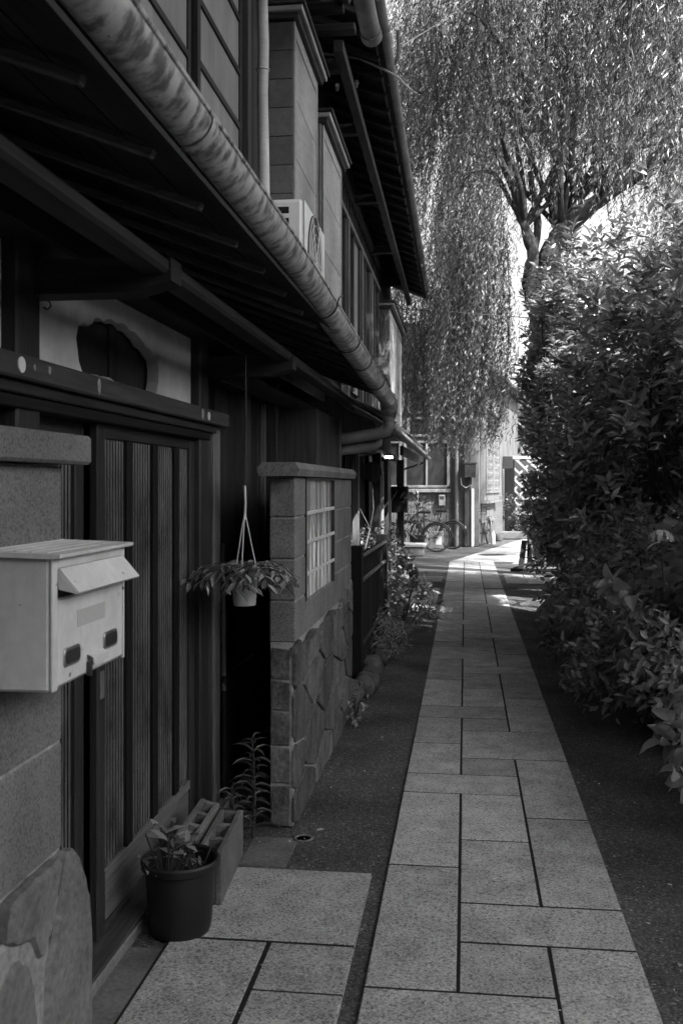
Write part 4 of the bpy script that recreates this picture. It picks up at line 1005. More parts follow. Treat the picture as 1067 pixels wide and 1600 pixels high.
shrub('hydrangea', 'low broad leaved hydrangea between the nearest one and the flowering one', 'hydrangea', (1.58, 5.55, .03), (.45, .5, 1), .85, 60, 5, .14, .08, m_hydr, 50, 200, .15, 5, .14, .5, 'hi')
FH = thing('hydrangea_bloom', 'pale round hydrangea flower head above the broad leaves', 'flower', (1.18, 6.25, 1.22))
r = np.random.default_rng(3); n = 60; d = norm(r.normal(0, 1, (n, 3))); d[:, 2] = np.abs(d[:, 2]) * .8 - .1; P = d * .075 + np.array(FH.location)
for q in range(4):
    a = q * PI / 2; tx = norm(np.cross(d, r.normal(0, 1, (1, 3)))); ty = np.cross(d, tx); leaf_objects(unit_leaf(m_petal, 'mid') if q == 0 else pm, P, tx * math.cos(a) + ty * math.sin(a), d, np.full(n, .018), np.full(n, .018), FH, 'petal')
    if q == 0: pm = FH.children[0].data
MB().tube([(.02, 0, -.35), (0, 0, 0)], .004, 6).build('stalk', m_stem, FH)
rock('boulder', (.98, 10.1, .26), .36, 71, m_boulder, 'large pale boulder among the leaves at the edge of the bed', None, (.9, 1.0, .8), True)
# leaf litter
lm_ = unit_leaf(m_dryleaf, 'mid'); lr = np.random.default_rng(9)
for x, y_ in ((-.55, 5.35), (-.66, 4.4), (-.5, 6.1), (.80, 6.2), (.74, 9.0), (.68, 3.3), (.66, 8.2), (.9, 7.4), (-.42, 7.5), (-.62, 6.6), (.45, 4.9), (-.5, 3.1)):
    o = link('fallen_leaf', lm_, None, (x, y_, .004)); o.rotation_euler = (lr.uniform(-.3, .3), lr.uniform(-.3, .3), lr.uniform(0, 6)); s = lr.uniform(.025, .045); o.scale = (s * .4, s, s)
    tag(o, 'small dry leaf fallen on the ground', 'leaf', 'dry leaves fallen on the path and asphalt')
q = 900; X_ = np.concatenate([lr.normal(-.70, .06, q // 3), lr.normal(.62, .10, q // 3), lr.uniform(-.95, 1.0, q - 2 * (q // 3))]); Y_ = lr.uniform(2.2, 17, q)
leaf_cloud('leaf_litter', LEAF_MID, np.stack([X_, Y_, np.full(q, .003)], 1), norm(np.stack([lr.normal(0, 1, q), lr.normal(0, 1, q), lr.normal(0, .12, q)], 1)), np.stack([lr.normal(0, .3, q), lr.normal(0, .3, q), np.ones(q)], 1), lr.uniform(.006, .022, q), lr.uniform(.003, .009, q), m_dryleaf, None, kind='stuff', label='tiny dry leaf bits and grit scattered on the ground', category='leaf litter')
# trestle
TR = thing('trestle', 'dark folded wooden trestle standing past the boulder', 'trestle', (1.3, 18.3, 0))
for a, b, w in (((-.30, .1, 0), (-.22, .3, .52), .10), ((-.05, -.1, 0), (-.16, .3, .78), .05), ((.12, -.12, 0), (.12, -.12, .9), .045), ((-.45, -.25, .05), (.35, -.05, .30), .06), ((-.2, .2, .35), (.5, .15, .36), .05), ((.45, .1, 0), (.40, .15, .85), .05)):
    mb = MB(); bar(mb, a, b, w, .03); mb.build('timber', WD['dark_z'] if w != .045 else WD['pale_z'], TR)
box('panel', WD['black_z'], TR, -.18, .42, .16, .19, .05, .70, .004)
box('foot', WD['black_x'], TR, -.5, .5, -.3, -.22, 0, .05, .004)

# ------------------------------------------------------------------ end building
EB = thing('end_building', 'grey building with wide windows closing the lane, half behind the willow', 'building', (0, 25.0, 0))
def eb(name, mat, x0, x1, y0, y1, z0, z1, b=.006, par=None): return box(name, mat, par or EB, x0, x1, y0, y1, z0, z1, b)
eb('wall', m_stucco, -6, -.28, .16, 5, 0, 5.2, .01)
eb('wall', m_stucco, -.28, .34, .10, 5, 0, 5.2, .01)
mb = MB(); vs = []; cols = 160
for i in range(cols + 1):
    x = -1.9 + 1.52 * i / cols; d = .012 * math.sin(i * PI / 2); vs += [(x, .13 + d, .0), (x, .13 + d, 1.34)]
mb.add(vs, [(2 * i, 2 * i + 2, 2 * i + 3, 2 * i + 1) for i in range(cols)]); mb.build('corrugated_panel', m_frame, EB)
eb('window_ledge', m_frame, -2.0, -.36, .0, .155, 1.35, 1.44, .01)
def eb_window(x0, x1, z0, z1, n, rails=()):
    w = bpy.data.objects.new('window', None); COL.objects.link(w); w.parent = EB
    for x in (x0, x1): box('frame', m_frame, w, x - .035, x + .035, .06, .158, z0, z1, .004)
    for z in (z0, z1): box('frame', m_frame, w, x0 + .036, x1 - .036, .065, .158, z - .03, z + .03, .004)
    c = (x1 - x0) / n
    for k in range(1, n): box('mullion', m_frame, w, x0 + c * k - .025, x0 + c * k + .025, .07, .155, z0 + .03, z1 - .03, .004)
    for k in range(n): box('pane', m_pane, w, x0 + c * k + .036, x0 + c * (k + 1) - .036, .12, .13, z0 + .03, z1 - .03, 0)
eb_window(-1.50, -.42, 1.50, 2.62, 2); eb_window(-2.7, -1.62, 1.5, 2.62, 2)
eb_window(-1.42, -.55, 2.78, 3.22, 1); eb_window(-1.42, -.60, 3.36, 3.98, 2); eb_window(-2.5, -1.55, 3.36, 3.98, 2)
eb('storey_band', m_frame, -6, -.3, .02, .155, 4.15, 4.3, .01)
eb('pillar', WD['mid_z'], -.02, .14, -.02, .095, 0, 3.2, .01)
MB().tube([(-.21, .02, 0), (-.21, .02, 2.9)], .045, 12).build('rain_pipe', m_frame, EB, True)
eb('bark_post', m_white, .145, .215, -.06, .09, .0, 1.45, .012)
mb = MB(); mb.prism([(-6.2, 5.2), (.5, 5.2), (.5, 5.3), (-6.2, 6.2)], lambda u, v, w: (u, -.3 + w, v), 6); mb.build('roof', m_rooft, EB)
# the side that follows the turning path
SB = thing('bay_house', 'pale house front with a tall sunlit bay window along the turning path', 'house', (.34, 25.2, 0), -.16)
box('wall', m_stucco, SB, -1.5, -.02, 0.02, 9, 0, 4.4, .01)
box('bay_body', m_bay, SB, -.018, .10, .35, 3.15, 1.12, 3.6, .01)
for y0, y1 in ((.42, 1.7), (1.78, 3.05)):
    w = bpy.data.objects.new('bay_window', None); COL.objects.link(w); w.parent = SB
    for s in (y0, y1 - .09): box('frame', m_bay, w, .102, .15, s, s + .09, 1.32, 3.45, .006)
    for z in (1.32, 2.9, 3.40): box('frame', m_bay, w, .102, .145, y0 + .092, y1 - .092, z, z + .07, .006)
    box('pane', m_pane, w, .104, .108, y0 + .092, y1 - .092, 1.39, 3.40, 0)
    # lace-like curtain of linked rings
    cu = MB(); n = 5
    for c in range(n):
        for row in range(7):
            cy = y0 + .12 + (y1 - y0 - .24) * (c + .5) / n; cz = 1.5 + row * .21; ry = (y1 - y0) * .075
            pts = [(.118, cy + ry * math.cos(t * PI / 6), cz + .10 * math.sin(t * PI / 6)) for t in range(13)]; cu.tube(pts, .013, 4, False)
    cu.build('curtain', m_bay, w)
box('bay_sill', m_bay, SB, -.018, .17, .32, 3.2, 1.06, 1.118, .006)
for k in range(11): box('louver', m_bay, SB, .0, .03, .45 + k * .2, .56 + k * .2, .62, 1.05, .004)
box('louver_rail', m_bay, SB, -.015, .035, .4, 2.8, .56, .615, .004)
box('eave', m_rooft, SB, -1.6, .35, -.2, 9.2, 4.4, 4.5, .01)
gp = thing('white_post', 'pale square post at the far end of the bay window', 'post', (.93, 28.6, 0))
box('shaft', m_bay, gp, -.07, .07, -.07, .07, 0, 3.3, .01); box('shaft_casing', m_frame, gp, -.11, .11, -.11, .11, 0, 1.25, .01)
box('box', m_dmetal, gp, .12, .40, -.1, .1, 2.0, 2.35, .01)
dp = MB(); dp.box(1.15, 1.45, 29.9, 30.0, 0, 2.3, .01); tag(dp.build('gate_leaf', WD['black_z'], None), 'dark narrow gate leaf beside the white lattice', 'gate')
LT = thing('lattice_fence', 'white diagonal lattice fence behind the round bush', 'fence', (1.9, 31.0, 0))
for k in range(9):
    for s in (-1, 1):
        a = -.75 + (k - 2) * .33; mb = MB()
        x0 = a; x1 = a + s * 1.6
        bar(mb, (x0 if s > 0 else x0 + 1.0, .02 * s, .72), ((x0 + 1.6) if s > 0 else x0 - .6, .02 * s, 2.32), .06, .02, (0, 1, 0)); mb.build('slat', m_lattice, LT)
box('top_rail', m_lattice, LT, -.9, 1.6, -.05, .05, 2.33, 2.42, .006); box('bottom_rail', m_lattice, LT, -.9, 1.6, -.05, .05, .62, .70, .006)
box('lattice_post', m_lattice, LT, -1.0, -.9, -.05, .05, 0, 2.45, .006)
box('backing_hedge', m_bush, LT, -.9, 3, .6, .7, 0, 2.3, .0)
shrub('round_bush', 'round dark clipped bush in front of the white lattice', 'bush', (1.62, 29.2, .1), (.62, .6, 1), 1.05, 260, 8, .09, .04, m_bush, 61, 20, .02, 3, .14, .3, cull=False, tmpl=LEAF_MID)
kb = MB(); kb.box(.95, 3.2, 28.55, 28.7, 0, .22, .02); tag(kb.build('low_kerb', m_concrete, None), 'low concrete kerb in front of the round bush', 'kerb')
bp = thing('bowl_planter', 'shallow stone bowl planter beside the pale post', 'planter', (.86, 27.75, 0))
MB().lathe([(.10, 0), (.15, .02), (.20, .12), (.215, .20), (.19, .20), (.17, .14), (0, .13)], n=20).build('bowl', m_concrete, bp, True)
bt = thing('water_bottle', 'clear plastic water bottle standing on the ground by the parked bicycle', 'bottle', (.72, 26.2, 0))
MB().lathe([(.055, 0), (.058, .02), (.055, .09), (.058, .12), (.055, .2), (.05, .25), (.02, .30), (.016, .32)], n=16).build('bottle_body', m_bottle, bt, True)
MB().lathe([(.018, .318), (.018, .345), (0, .345)], n=10).build('cap', m_whitep, bt)
hb = thing('hanging_planter', 'brown wooden planter box hung on the pillar', 'planter', (.11, 24.85, 1.72))
box('planter_box', WD['mid_x'], hb, -.13, .15, -.17, .10, 0, .34, .01); box('planter_rim', WD['mid_x'], hb, -.16, .18, -.19, .10, .34, .38, .006)
box('bracket', WD['dark_z'], hb, -.03, .05, -.1, .1, -.17, -.002, .006)
MB().tube([(-.22, .05, .0), (-.2, .0, -.18), (-.1, -.05, -.25), (.0, -.06, -.2), (.04, -.05, -.12)], .012, 6).build('hose', m_whitep, hb, True)
em = thing('meter_box', 'white electric meter box on the corrugated panel behind the bicycles', 'meter', (-.58, 25.05, 1.02))
box('meter_case', m_frame, em, -.08, .08, -.06, .06, 0, .27, .012); box('meter_window', m_dmetal, em, -.05, .05, -.064, -.0605, .16, .235, .002)
wb = thing('stone_step', 'pale stone step at the corner past the porch post', 'step', (-1.35, 21.9, 0))
for x0, x1 in ((-.55, -.2), (-.19, .12), (.13, .45)): box('step_block', m_concrete, wb, x0, x1, -.25, .35, 0, .19, .008)
box('step_slab', m_granite, wb, -.55, .50, -.28, .4, .192, .25, .008)
pp = thing('potted_shrub', 'leafy potted shrub standing behind the bicycles', 'potted plant', (-1.15, 24.3, 0))
MB().lathe([(.16, 0), (.2, .3), (.21, .32), (.18, .32), (0, .30)], n=18).build('pot', m_black, pp, True)
r = np.random.default_rng(12); n = 150; d = norm(r.normal(0, 1, (n, 3))); P = np.array([-1.15, 24.3, .85]) + d * np.array([.38, .3, .5]) * r.uniform(.3, 1, (n, 1))
leaf_cloud('leaves', LEAF_MID, P - np.array(pp.location), d + [0, 0, -.2], np.tile([0.1, 0, 1.0], (n, 1)), np.full(n, .16), np.full(n, .06), m_bush, pp, kind='stuff')
MB().tube([(0, 0, .3), (.02, 0, .7), (0, .02, 1.1)], .015, 6).build('stem', m_stem, pp)
cr = thing('crate', 'pale square crate on the ground behind the rear bicycle wheel', 'crate', (-.72, 24.2, 0))
box('crate_body', m_frame, cr, -.14, .2, -.12, .12, 0, .42, .01); box('crate_label', m_white, cr, .02, .16, -.124, -.1205, .1, .3, 0)

# bicycles
def bicycle(label, loc, rotz):
    b = thing('bicycle', label, 'bicycle', loc, rotz, 'bicycles parked against the end building')
    R = .325
    for x in (-.53, .53):
        w = MB(); w.tube([(x + (R - .03) * math.cos(t * PI / 18), 0, R + (R - .03) * math.sin(t * PI / 18)) for t in range(37)], .009, 6, False)
        w.tube([(x, -.04, R), (x, .04, R)], .02, 8); w = w.build('wheel', m_dmetal, b, True)
        MB().tube([(x + (R - .016) * math.cos(t * PI / 18), 0, R + (R - .016) * math.sin(t * PI / 18)) for t in range(37)], .024, 8, False).build('tyre', m_rubber, w, True)
        s = MB()
        for k in range(18):
            a = k * PI / 9; s.tube([(x, .02 * (-1) ** k, R), (x + (R - .035) * math.cos(a), 0, R + (R - .035) * math.sin(a))], .0018, 4)
        s.build('spokes', m_dmetal, w)
        g = MB(); g.tube([(x + (R + .022) * math.cos(t * PI / 18), 0, R + (R + .022) * math.sin(t * PI / 18)) for t in range(0, 19)], .02, 5); g.build('mudguard', m_black, b, True)
    f = MB(); bb_, st, hd = (-.08, 0, .29), (-.2, 0, .72), (.36, 0, .82)
    for p, q, r_ in ((bb_, (-.53, 0, R), .010), (st, (-.53, 0, R), .009), (bb_, (-.23, 0, .80), .016), (bb_, (.40, 0, .66), .017), ((-.19, 0, .62), (.37, 0, .78), .015), ((.345, 0, .86), (.40, 0, .62), .018)): f.tube([p, q], r_, 8)
    f.build('frame', m_dmetal, b, True)
    k = MB()
    for s in (-.045, .045): k.tube([(.40, s * .4, .62), (.44, s, .55), (.53, s, R)], .010, 7)
    k.build('fork', m_dmetal, b, True)
    MB().tube([(.20, -.27, .98), (.30, -.24, 1.0), (.36, -.1, .96), (.345, 0, .94), (.36, .1, .96), (.30, .24, 1.0), (.20, .27, .98)], .011, 8).build('handlebar', m_dmetal, b, True)
    MB().tube([(.345, 0, .84), (.342, 0, .95)], .012, 8).build('stem', m_dmetal, b, True)
    MB().tube([(-.23, 0, .78), (-.25, 0, .88)], .012, 8).build('seat_post', m_dmetal, b, True)
    sd_ = MB(); sd_.prism([(-.40, -.09), (-.40, .09), (-.30, .085), (-.20, .03), (-.12, .018), (-.12, -.018), (-.20, -.03), (-.30, -.085)], lambda u, v, w: (u, v, .88 + w), .06, .02); sd_.build('saddle', m_black, b)
    c = MB(); c.tube([(-.08, -.07, .29), (-.08, .07, .29)], .012, 8); c.tube([(-.08, -.07, .29), (.06, -.07, .21)], .009, 6); c.tube([(-.08, .07, .29), (-.22, .07, .37)], .009, 6)
    c.box(.02, .10, -.14, -.07, .20, .225, .004); c.box(-.26, -.18, .07, .14, .36, .385, .004); c.build('crank', m_dmetal, b)
    MB().lathe([(0, 0), (.09, 0), (.09, .006), (0, .006)], n=20).build('chainwheel', m_dmetal, b).matrix_local = Matrix.Translation((-.08, -.045, .29)) @ Matrix.Rotation(PI / 2, 4, 'X')
    rk = MB()
    for s in (-.06, .06): rk.tube([(-.25, s, .70), (-.75, s, .70)], .006, 6); rk.tube([(-.70, s, .70), (-.53, s, R)], .006, 6)
    for q in range(5): rk.tube([(-.3 - q * .1, -.06, .70), (-.3 - q * .1, .06, .70)], .005, 5)
    rk.build('rear_rack', m_dmetal, b)
    rf_ = MB(); rf_.box(-.845, -.835, -.03, .03, .5, .56, .003); rf_.build('reflector', m_white, b)
    return b
b1 = bicycle('nearer black bicycle by the stone step, rear wheel toward the path', (-1.18, 23.0, 0), PI)
b2 = copy_tree(b1); b2.location = (-.82, 24.15, 0); b2.rotation_euler = (0, 0, PI - .18); b2['label'] = 'black bicycle close against the corrugated panel, rear wheel before the rain pipe'
b3 = copy_tree(b1); b3.location = (.48, 26.0, 0); b3.rotation_euler = (0, 0, -PI / 2 - .22); b3['label'] = 'bicycle seen end on under the bay window'
BK = thing('bicycle_basket', 'wire basket on the bicycle seen end on', 'basket', (.36, 25.35, .80))
bk = MB()
for k in range(6): bk.tube([(-.15 + k * .06, -.12, 0), (-.17 + k * .068, -.14, .22)], .005, 4)
for z in (0, .075, .15, .22): bk.tube([(-.17, -.13, z), (.17, -.13, z), (.17, .12, z), (-.17, .12, z), (-.17, -.13, z)], .005, 4)
bk.build('wires', m_dmetal, BK)

# ------------------------------------------------------------------ overhead cables
tag(MB().tube([(-1.2, 8.4, 5.22), (-.9, 8.4, 5.17), (-.68, 8.4, 5.06), (-.57, 8.4, 4.99), (-.46, 8.4, 4.88), (-.40, 8.4, 4.84)], .011, 8).build('service_cable', m_tape, None, True), 'pale service cable leaving the eaves of the row house', 'cable')
tag(MB().tube([(-.46, 8.4, 4.88), (-.36, 8.4, 4.84), (-.27, 8.42, 4.93), (-.23, 8.45, 5.11), (-.25, 8.5, 5.34)], .010, 7).build('service_cable', m_dmetal, None, True), 'dark looped cable hanging off the end of the eaves', 'cable')
tag(MB().tube([(-.53, 8.4, 5.25), (-.22, 10.2, 6.28), (.06, 12, 7.34), (.8, 17, 10.2)], .006, 6).build('overhead_wire', m_tape, None, True), 'pale overhead wire running up into the willow', 'wire')
tag(MB().tube([(-1.15, 15.2, 4.40), (-.98, 16, 4.36), (-.47, 16, 4.33), (.14, 16.2, 4.30), (1.2, 17, 4.34)], .009, 6).build('overhead_wire', m_dmetal, None, True), 'dark wire strung from the row house to the willow trunk', 'wire')

# ------------------------------------------------------------------ willows
def willow(label, base, limbs, strands, seed, per_m=36, L0=.10, W0=.0145, wind=(-.10, -.02), cull=True):
    t = thing('willow_tree', label, 'tree', base, 0, 'willow trees over the lane'); B = np.array(base)
    for i, (pts, r0, r1) in enumerate(limbs):
        n = len(pts); mb = MB(); pp_, rr_ = roughen([tuple(np.array(p) - B) for p in pts], [r0 + (r1 - r0) * q / (n - 1) for q in range(n)], 5, seed + i); mb.tube(pp_, rr_, 11)
        rv = random.Random(i); mb.v = [(a + rv.uniform(-.018, .018) * (r0 > .1), b + rv.uniform(-.018, .018) * (r0 > .1), c) for a, b, c in mb.v]; mb.build('trunk' if i == 0 else 'limb', m_bark, t, True)
    r = np.random.default_rng(seed); top, ln = strands; n = len(top)
    Ps, Ds, Ns = [], [], []; tw = MB()
    cnt = np.maximum((ln * per_m).astype(int), 4); tot = cnt.sum(); sid = np.repeat(np.arange(n), cnt)
    within = np.arange(tot) - np.repeat(np.cumsum(cnt) - cnt, cnt); s = (within + r.random(tot)) / cnt[sid]
    drift = r.normal(0, .07, (n, 2)) + np.array(wind); bow = r.normal(0, .12, (n, 2))
    P = top[sid].copy(); P[:, 2] -= s * ln[sid]
    P[:, :2] += (drift[sid] * s[:, None] + bow[sid] * (np.sin(s * 2.5))[:, None]) * ln[sid][:, None] * .8
    P += r.normal(0, .022, P.shape)
    for i in range(0, n, 2):
        ss = np.linspace(0, .92, 6); q = np.repeat(top[i][None], 6, 0); q[:, 2] -= ss * ln[i]
        q[:, :2] += (drift[i] * ss[:, None] + bow[i] * np.sin(ss * 2.5)[:, None]) * ln[i] * .8
        if (q[:, 0] < -.6).any() and q[0, 1] < 18: continue
        tw.tube([tuple(p) for p in q - B], [.007, .006, .005, .004, .003, .002], 3, False)
    tw.build('twigs', m_bark, t, kind='stuff')
    a = r.uniform(0, 6.28, tot); D = np.stack([np.cos(a) * .48 + wind[0] * 2.2, np.sin(a) * .48, -np.ones(tot) * r.uniform(.35, 1.2, tot)], 1)
    N = np.stack([r.normal(0, .8, tot), r.normal(0, .8, tot) - .2, np.ones(tot) * .7], 1)
    P_ok = ~((P[:, 0] < -.62) & (P[:, 1] < 17.9) & (P[:, 2] < 6.0)); P, D, N, sid = P[P_ok], D[P_ok], N[P_ok], sid[P_ok]
    if cull: k = ~sun_gap(P); P, D, N = P[k], D[k], N[k]
    m = len(P); leaf_cloud('crown', LEAF_LO, P - B, D, N, L0 * r.uniform(.6, 1.25, m), W0 * r.uniform(.8, 1.3, m), m_willow, t, kind='stuff')
    return t, m
r = np.random.default_rng(100)
def crown_strands(n, c, R, zfun, lfun, seed, lim=None):
    r = np.random.default_rng(seed); T = []; L = []
    cl = r.uniform(-1, 1, (105, 2))
    while len(T) < n:
        q = cl[r.integers(105)] + r.normal(0, .03, 2)
        if q @ q > 1: continue
        x, y_ = c[0] + q[0] * R[0], c[1] + q[1] * R[1]; zt = zfun(q, r)
        l = lfun(x, y_, zt, r)
        if l is None or l < .4: continue
        T.append((x, y_, zt)); L.append(l)
    return np.array(T), np.array(L)
def w1_z(q, r): return 6.6 + 6.6 * math.sqrt(max(0, 1 - q @ q)) * r.uniform(.35, 1.0) + r.uniform(-.4, .6)
def w1_l(x, y_, zt, r):
    a = x / y_ * 17
    if a < -1.35: return None
    if a < .75: bot = 2.3 + max(0, -(a + .4)) * 1.2 + abs(r.normal(0, .9)) + max(0, (19 - y_)) * .18
    elif a < 3.0: bot = 6.7 + r.normal(0, .8) + .3 * (y_ < 16)
    else: bot = 4.2 + abs(r.normal(0, .6))
    bot = 1.55 + (bot - 1.55) * max(y_, 15) / 17
    l = min(zt - bot, r.uniform(1.6, 4.2))
    return l
S1 = crown_strands(2800, (1.5, 19.0), (4.4, 5.6), w1_z, w1_l, 51)
# lower curtain on the left of the trunk
def w2_z(q, r): return 5.0 + r.uniform(-.6, 1.6)
S2 = crown_strands(800, (-.25, 19.0), (1.15, 3.0), w2_z, lambda x, y_, zt, r: (zt - (2.1 + abs(r.normal(0, .7)) + max(0, -(x + .3)) * .9)) if x / y_ > -.075 else None, 52)
TT = np.concatenate([S1[0], S2[0]]); LL = np.concatenate([S1[1], S2[1]])
limbs1 = [([(1.95, 17, -.1), (1.9, 17, 1.0), (1.70, 17, 2.6), (1.45, 17, 3.9), (1.34, 17, 4.6), (1.38, 17, 5.1)], .30, .22),
          ([(1.30, 17, 4.7), (1.40, 17, 5.35), (1.60, 17, 5.75), (1.90, 17, 6.06), (2.26, 17, 6.32), (2.62, 17, 6.57), (3.0, 17, 6.9), (3.8, 17.2, 7.6)], .21, .06),
          ([(1.72, 17, 5.9), (1.85, 17.1, 6.3), (2.10, 17.1, 6.6), (2.30, 17.2, 7.0), (2.55, 17.2, 7.6), (2.9, 17.2, 9.0)], .12, .04),
          ([(1.62, 17, 5.75), (1.50, 17.1, 6.2), (1.55, 17.1, 7.0), (1.65, 17.2, 8.2), (1.6, 17.3, 10.5)], .13, .04),
          ([(1.5, 17, 3.4), (1.22, 16.95, 4.2), (1.06, 16.9, 4.9), (1.12, 16.9, 5.4), (1.0, 17, 5.85), (.86, 17, 6.4), (.6, 17, 7.6), (.2, 17, 9.5)], .15, .04),
          ([(1.12, 17, 5.4), (1.22, 17.2, 6.0), (1.1, 17.3, 7.0), (1.15, 17.4, 9.0)], .08, .03),
          ([(.86, 17, 6.4), (.3, 16.8, 7.6), (-.3, 16.8, 8.9), (-.6, 16.8, 9.8)], .06, .02),
          ([(2.26, 17, 6.32), (2.7, 16.8, 6.5), (3.4, 16.6, 6.9), (4.4, 16.6, 7.3)], .08, .03),
          ([(1.55, 17.1, 7.0), (.9, 17.6, 8.4), (.2, 18, 10.2)], .06, .02)]
rl = random.Random(12)
for k in range(34):
    a = rl.uniform(0, 2 * PI); rr_ = rl.uniform(1.2, 4.0); h0 = rl.uniform(5.6, 7.2); st_ = rl.choice([(1.6, 17, 5.8), (1.55, 17.1, 7.0), (1.0, 17, 5.9), (2.26, 17, 6.32), (1.85, 17.1, 6.3)])
    ex, ey, ez_ = 1.5 + math.cos(a) * rr_, 18 + math.sin(a) * rr_ * 1.1, rl.uniform(8.0, 11.5) - rr_ * .45
    if ex / ey < -.05: continue
    md = (st_[0] * .55 + ex * .45 + rl.uniform(-.2, .2), st_[1] * .55 + ey * .45, st_[2] * .4 + ez_ * .6 + .3)
    limbs1.append(([st_, tuple((p + q) / 2 + rl.uniform(-.08, .08) for p, q in zip(st_, md)), md, (ex, ey, ez_), (ex + math.cos(a) * .4, ey + math.sin(a) * .4, ez_ - .8)], .055, .012))
T1, m1 = willow('large willow with dark forked trunk hanging over the end of the lane', (1.95, 17, 0), limbs1, (TT, LL), 61)
# second willow standing right of the frame, its crown over the near part of the lane
def w3_z(q, r): return 8.1 + 4.5 * math.sqrt(max(0, 1 - q @ q)) * r.uniform(.3, 1.0)
def w3_l(x, y_, zt, r):
    # stays above the line of light that reaches the shrub tops
    bot = max(7.3, 3.2 + (x - 1.0) * 1.15) + abs(r.normal(0, .25))
    return min(zt - bot, r.uniform(.8, 3.0))
S4 = crown_strands(150, (2.15, 10.3), (.55, .8), lambda q, r: 7.3 + r.uniform(-.3, 1.2), lambda x, y_, zt, r: zt - (4.5 + abs(r.normal(0, .7))), 54)
TT, LL = S4
limbs2 = [([(5.0, 11.2, -.1), (4.95, 11.2, 2.0), (4.8, 11.2, 4.5), (4.6, 11.1, 6.5)], .30, .2), ([(4.7, 11.15, 5.6), (4.0, 11, 7.4), (3.0, 10.7, 8.4), (1.9, 10.5, 8.3)], .14, .03),
          ([(4.6, 11.1, 6.2), (4.4, 11.8, 8.4), (3.9, 12.6, 10.2)], .12, .03), ([(4.6, 11.1, 6.0), (5.4, 11.6, 8.6), (6.0, 12, 10.8)], .12, .03)]
T2, m2 = willow('second willow whose bright hanging tips show above the tall shrubs', (5.0, 11.2, 0), limbs2, (TT, LL), 62, per_m=26, L0=.11, W0=.014)
# far trees low behind the lattice
def tree(label, loc, R, H, n, seed, L0=.3, W0=.16, group='trees beyond the end of the lane'):
    t = thing('broadleaf_tree', label, 'tree', loc, 0, group); r = np.random.default_rng(seed)
    MB().tube([(0, 0, -.1), (.1, 0, H * .35), (0, .1, H * .75)], [.22, .16, .06], 9).build('trunk', m_bark, t, True)
    c = norm(r.normal(0, 1, (40, 3))) * r.uniform(.3, .9, (40, 1)); P = c[r.integers(40, size=n)] + r.normal(0, .17, (n, 3))
    P = P * np.array([R, R, H * .42]) + np.array([0, 0, H * .58]); D = norm(r.normal(0, 1, (n, 3))) + [0, 0, -.3]; N = r.normal(0, .5, (n, 3)) + [0, 0, 1]
    leaf_cloud('crown', LEAF_MID, P, D, N, L0 * r.uniform(.6, 1.2, n), W0 * r.uniform(.7, 1.2, n), m_bush, t, kind='stuff')
def canopy(label, base, c, R, n, seed, limbs):
    t = thing('added_shade_tree', label, 'tree', base, 0); r = np.random.default_rng(seed); B = np.array(base)
    for i, (pts, r0, r1) in enumerate(limbs):
        k = len(pts); mb = MB(); mb.tube([tuple(np.array(p) - B) for p in pts], [r0 + (r1 - r0) * q / (k - 1) for q in range(k)], 10); mb.build('trunk' if i == 0 else 'limb', m_bark, t, True)
    q = norm(r.normal(0, 1, (300, 3))) * r.uniform(.1, 1, (300, 1)) ** .5; P = q[r.integers(300, size=n)] + r.normal(0, .10, (n, 3))
    P = P * np.array(R) + np.array(c); D = norm(r.normal(0, 1, (n, 3))) + [0, 0, -.3]; N = r.normal(0, .5, (n, 3)) + [0, 0, 1]
    leaf_cloud('crown', LEAF_LO, P - B, D, N, (.27) * r.uniform(.6, 1.2, n), .15 * r.uniform(.7, 1.2, n), m_bush, t, kind='stuff')
canopy('unseen tree added so its high crown shades the near part of the lane', (4.6, -1.5, 0), (.5, 5.2, 10.3), (3.5, 8.0, 2.0), 60000, 81,  # added out of view to shade the near lane and facade
       [([(4.6, -1.5, -.1), (4.5, -1.4, 3), (4.2, -1.1, 6), (3.6, -.5, 8.2)], .38, .24), ([(3.9, -.8, 7.2), (2.4, 2.5, 9.0), (1.2, 6.5, 10.2), (.8, 10.5, 10.6)], .2, .05), ([(3.7, -.6, 7.8), (1.5, 0, 9.5), (-1.0, 2.0, 10.3)], .18, .05)])
canopy('unseen tree added right of the lane, its crown keeping sun off the ground', (7.2, 1.5, 0), (6.3, -.3, 10.2), (4.2, 5.7, 2.0), 64000, 82,  # second added crown, out of view, blocks sun from the right
       [([(7.2, 1.5, -.1), (7.1, 1.5, 3), (6.9, 1.6, 6), (6.4, 1.9, 8.2)], .36, .22), ([(6.8, 1.7, 6.8), (5.6, .5, 9.0), (4.6, 2.6, 10.2)], .18, .05), ([(6.5, 1.8, 7.6), (4.5, 1, 9.5), (2.5, .5, 10.3)], .16, .05)])
tree('rounded dark tree behind the lattice fence', (4.5, 36, 0), 2.8, 5.0, 5000, 71)
RHs = thing('sky_block_house', 'long grey house added unseen beyond the hedge to block low sky light', 'house', (9.2, 4.0, 0))  # invented house out of view, cuts low sky light from the right
box('wall', m_stucco, RHs, 0, 6, -14, 13, 0, 3.3, .01)
for y_ in (-12, -8, -4, 0, 4, 8):
    for z in (1.0,): box('window', m_pane, RHs, -.03, -.002, y_, y_ + 1.6, z, z + 1.3, .005)
box('roof', m_rooft, RHs, -.6, 6.5, -14.6, 13.6, 3.3, 3.5, .02)
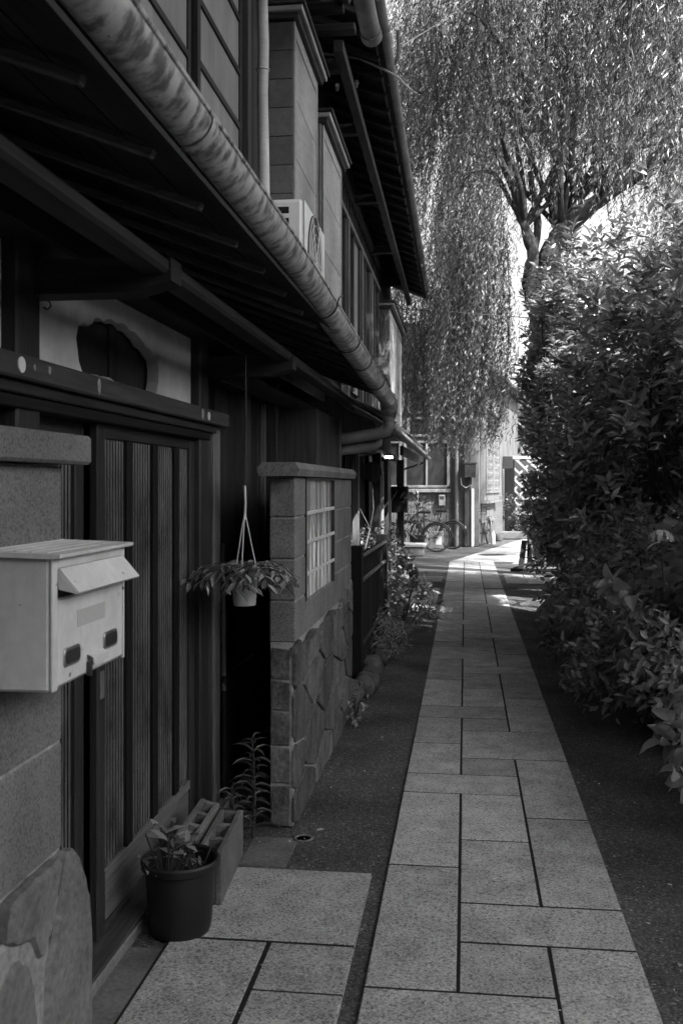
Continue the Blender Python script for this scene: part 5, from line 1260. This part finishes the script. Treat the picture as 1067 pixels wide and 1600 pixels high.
BHs = thing('rear_block_house', 'plain timber house added behind the viewer to block sky light', 'house', (3.2, -9.0, 0))  # put in behind the camera to cut the sky light from there
box('wall', WD['mid_z'], BHs, -3.6, 4.5, -5, 0, 0, 5.6, .01)
for x in (-2.6, -.6, 1.6):
    for z in (1.0, 3.6): box('window', m_pane, BHs, x, x + 1.2, .002, .03, z, z + 1.3, .005)
mb = MB(); mb.prism([(-5.6, 5.6), (.6, 5.6), (-2.5, 7.4)], lambda u, v, w: (-4.1 + w, u, v), 9.2); mb.build('roof', m_rooft, BHs)
tree('tall bushy tree added behind the viewer on the planting bed side to block sky light', (3.0, -4.6, 0), 2.6, 8.5, 9000, 74)  # unseen tree added to close off the sky behind the camera
tree('bushy tree added in the lane behind the viewer to darken surfaces facing back', (-.6, -6.6, 0), 2.6, 7.5, 9000, 73)  # another unseen light blocker added behind the camera
tree('broad dark tree at the back of the planting bed', (6.5, 24, 0), 2.6, 4.6, 5000, 72)
FHs = thing('distant_house', 'distant low house with a tiled roof between the willow and the shrubs', 'house', (3.2, 42, 0))
box('wall', m_frame, FHs, -2.2, 3.5, 0, 5, 0, 4.2, .01)
mb = MB(); mb.prism([(-2.7, 4.2), (4, 4.2), (2.8, 5.3), (-1.5, 5.3)], lambda u, v, w: (u, -.4 + w, v), 5.8); mb.build('roof', m_rooft, FHs)
for x in (-1.6, .2): box('window', m_pane, FHs, x, x + 1.1, -.03, -.002, 1.2, 2.4, .005)
# a soft hedge that closes the back of the planting bed
r = np.random.default_rng(77); n = 16000
P = np.stack([r.uniform(5.2, 7.5, n), r.uniform(-3, 22, n), r.uniform(.05, 2.4, n)], 1); P[:, 2] *= np.where(P[:, 1] < 9, 1.1, 1.0)
hd = thing('hedge', 'dense dark hedge along the back of the planting bed', 'hedge', (6.3, 9, 0))
leaf_cloud('leaves', LEAF_MID, P - np.array(hd.location), norm(r.normal(0, 1, (n, 3))), r.normal(0, .6, (n, 3)) + [0, 0, 1], np.full(n, .2), np.full(n, .10), m_bush, hd, kind='stuff')
print('willow leaves', m1, m2, 'objects', len(bpy.data.objects))
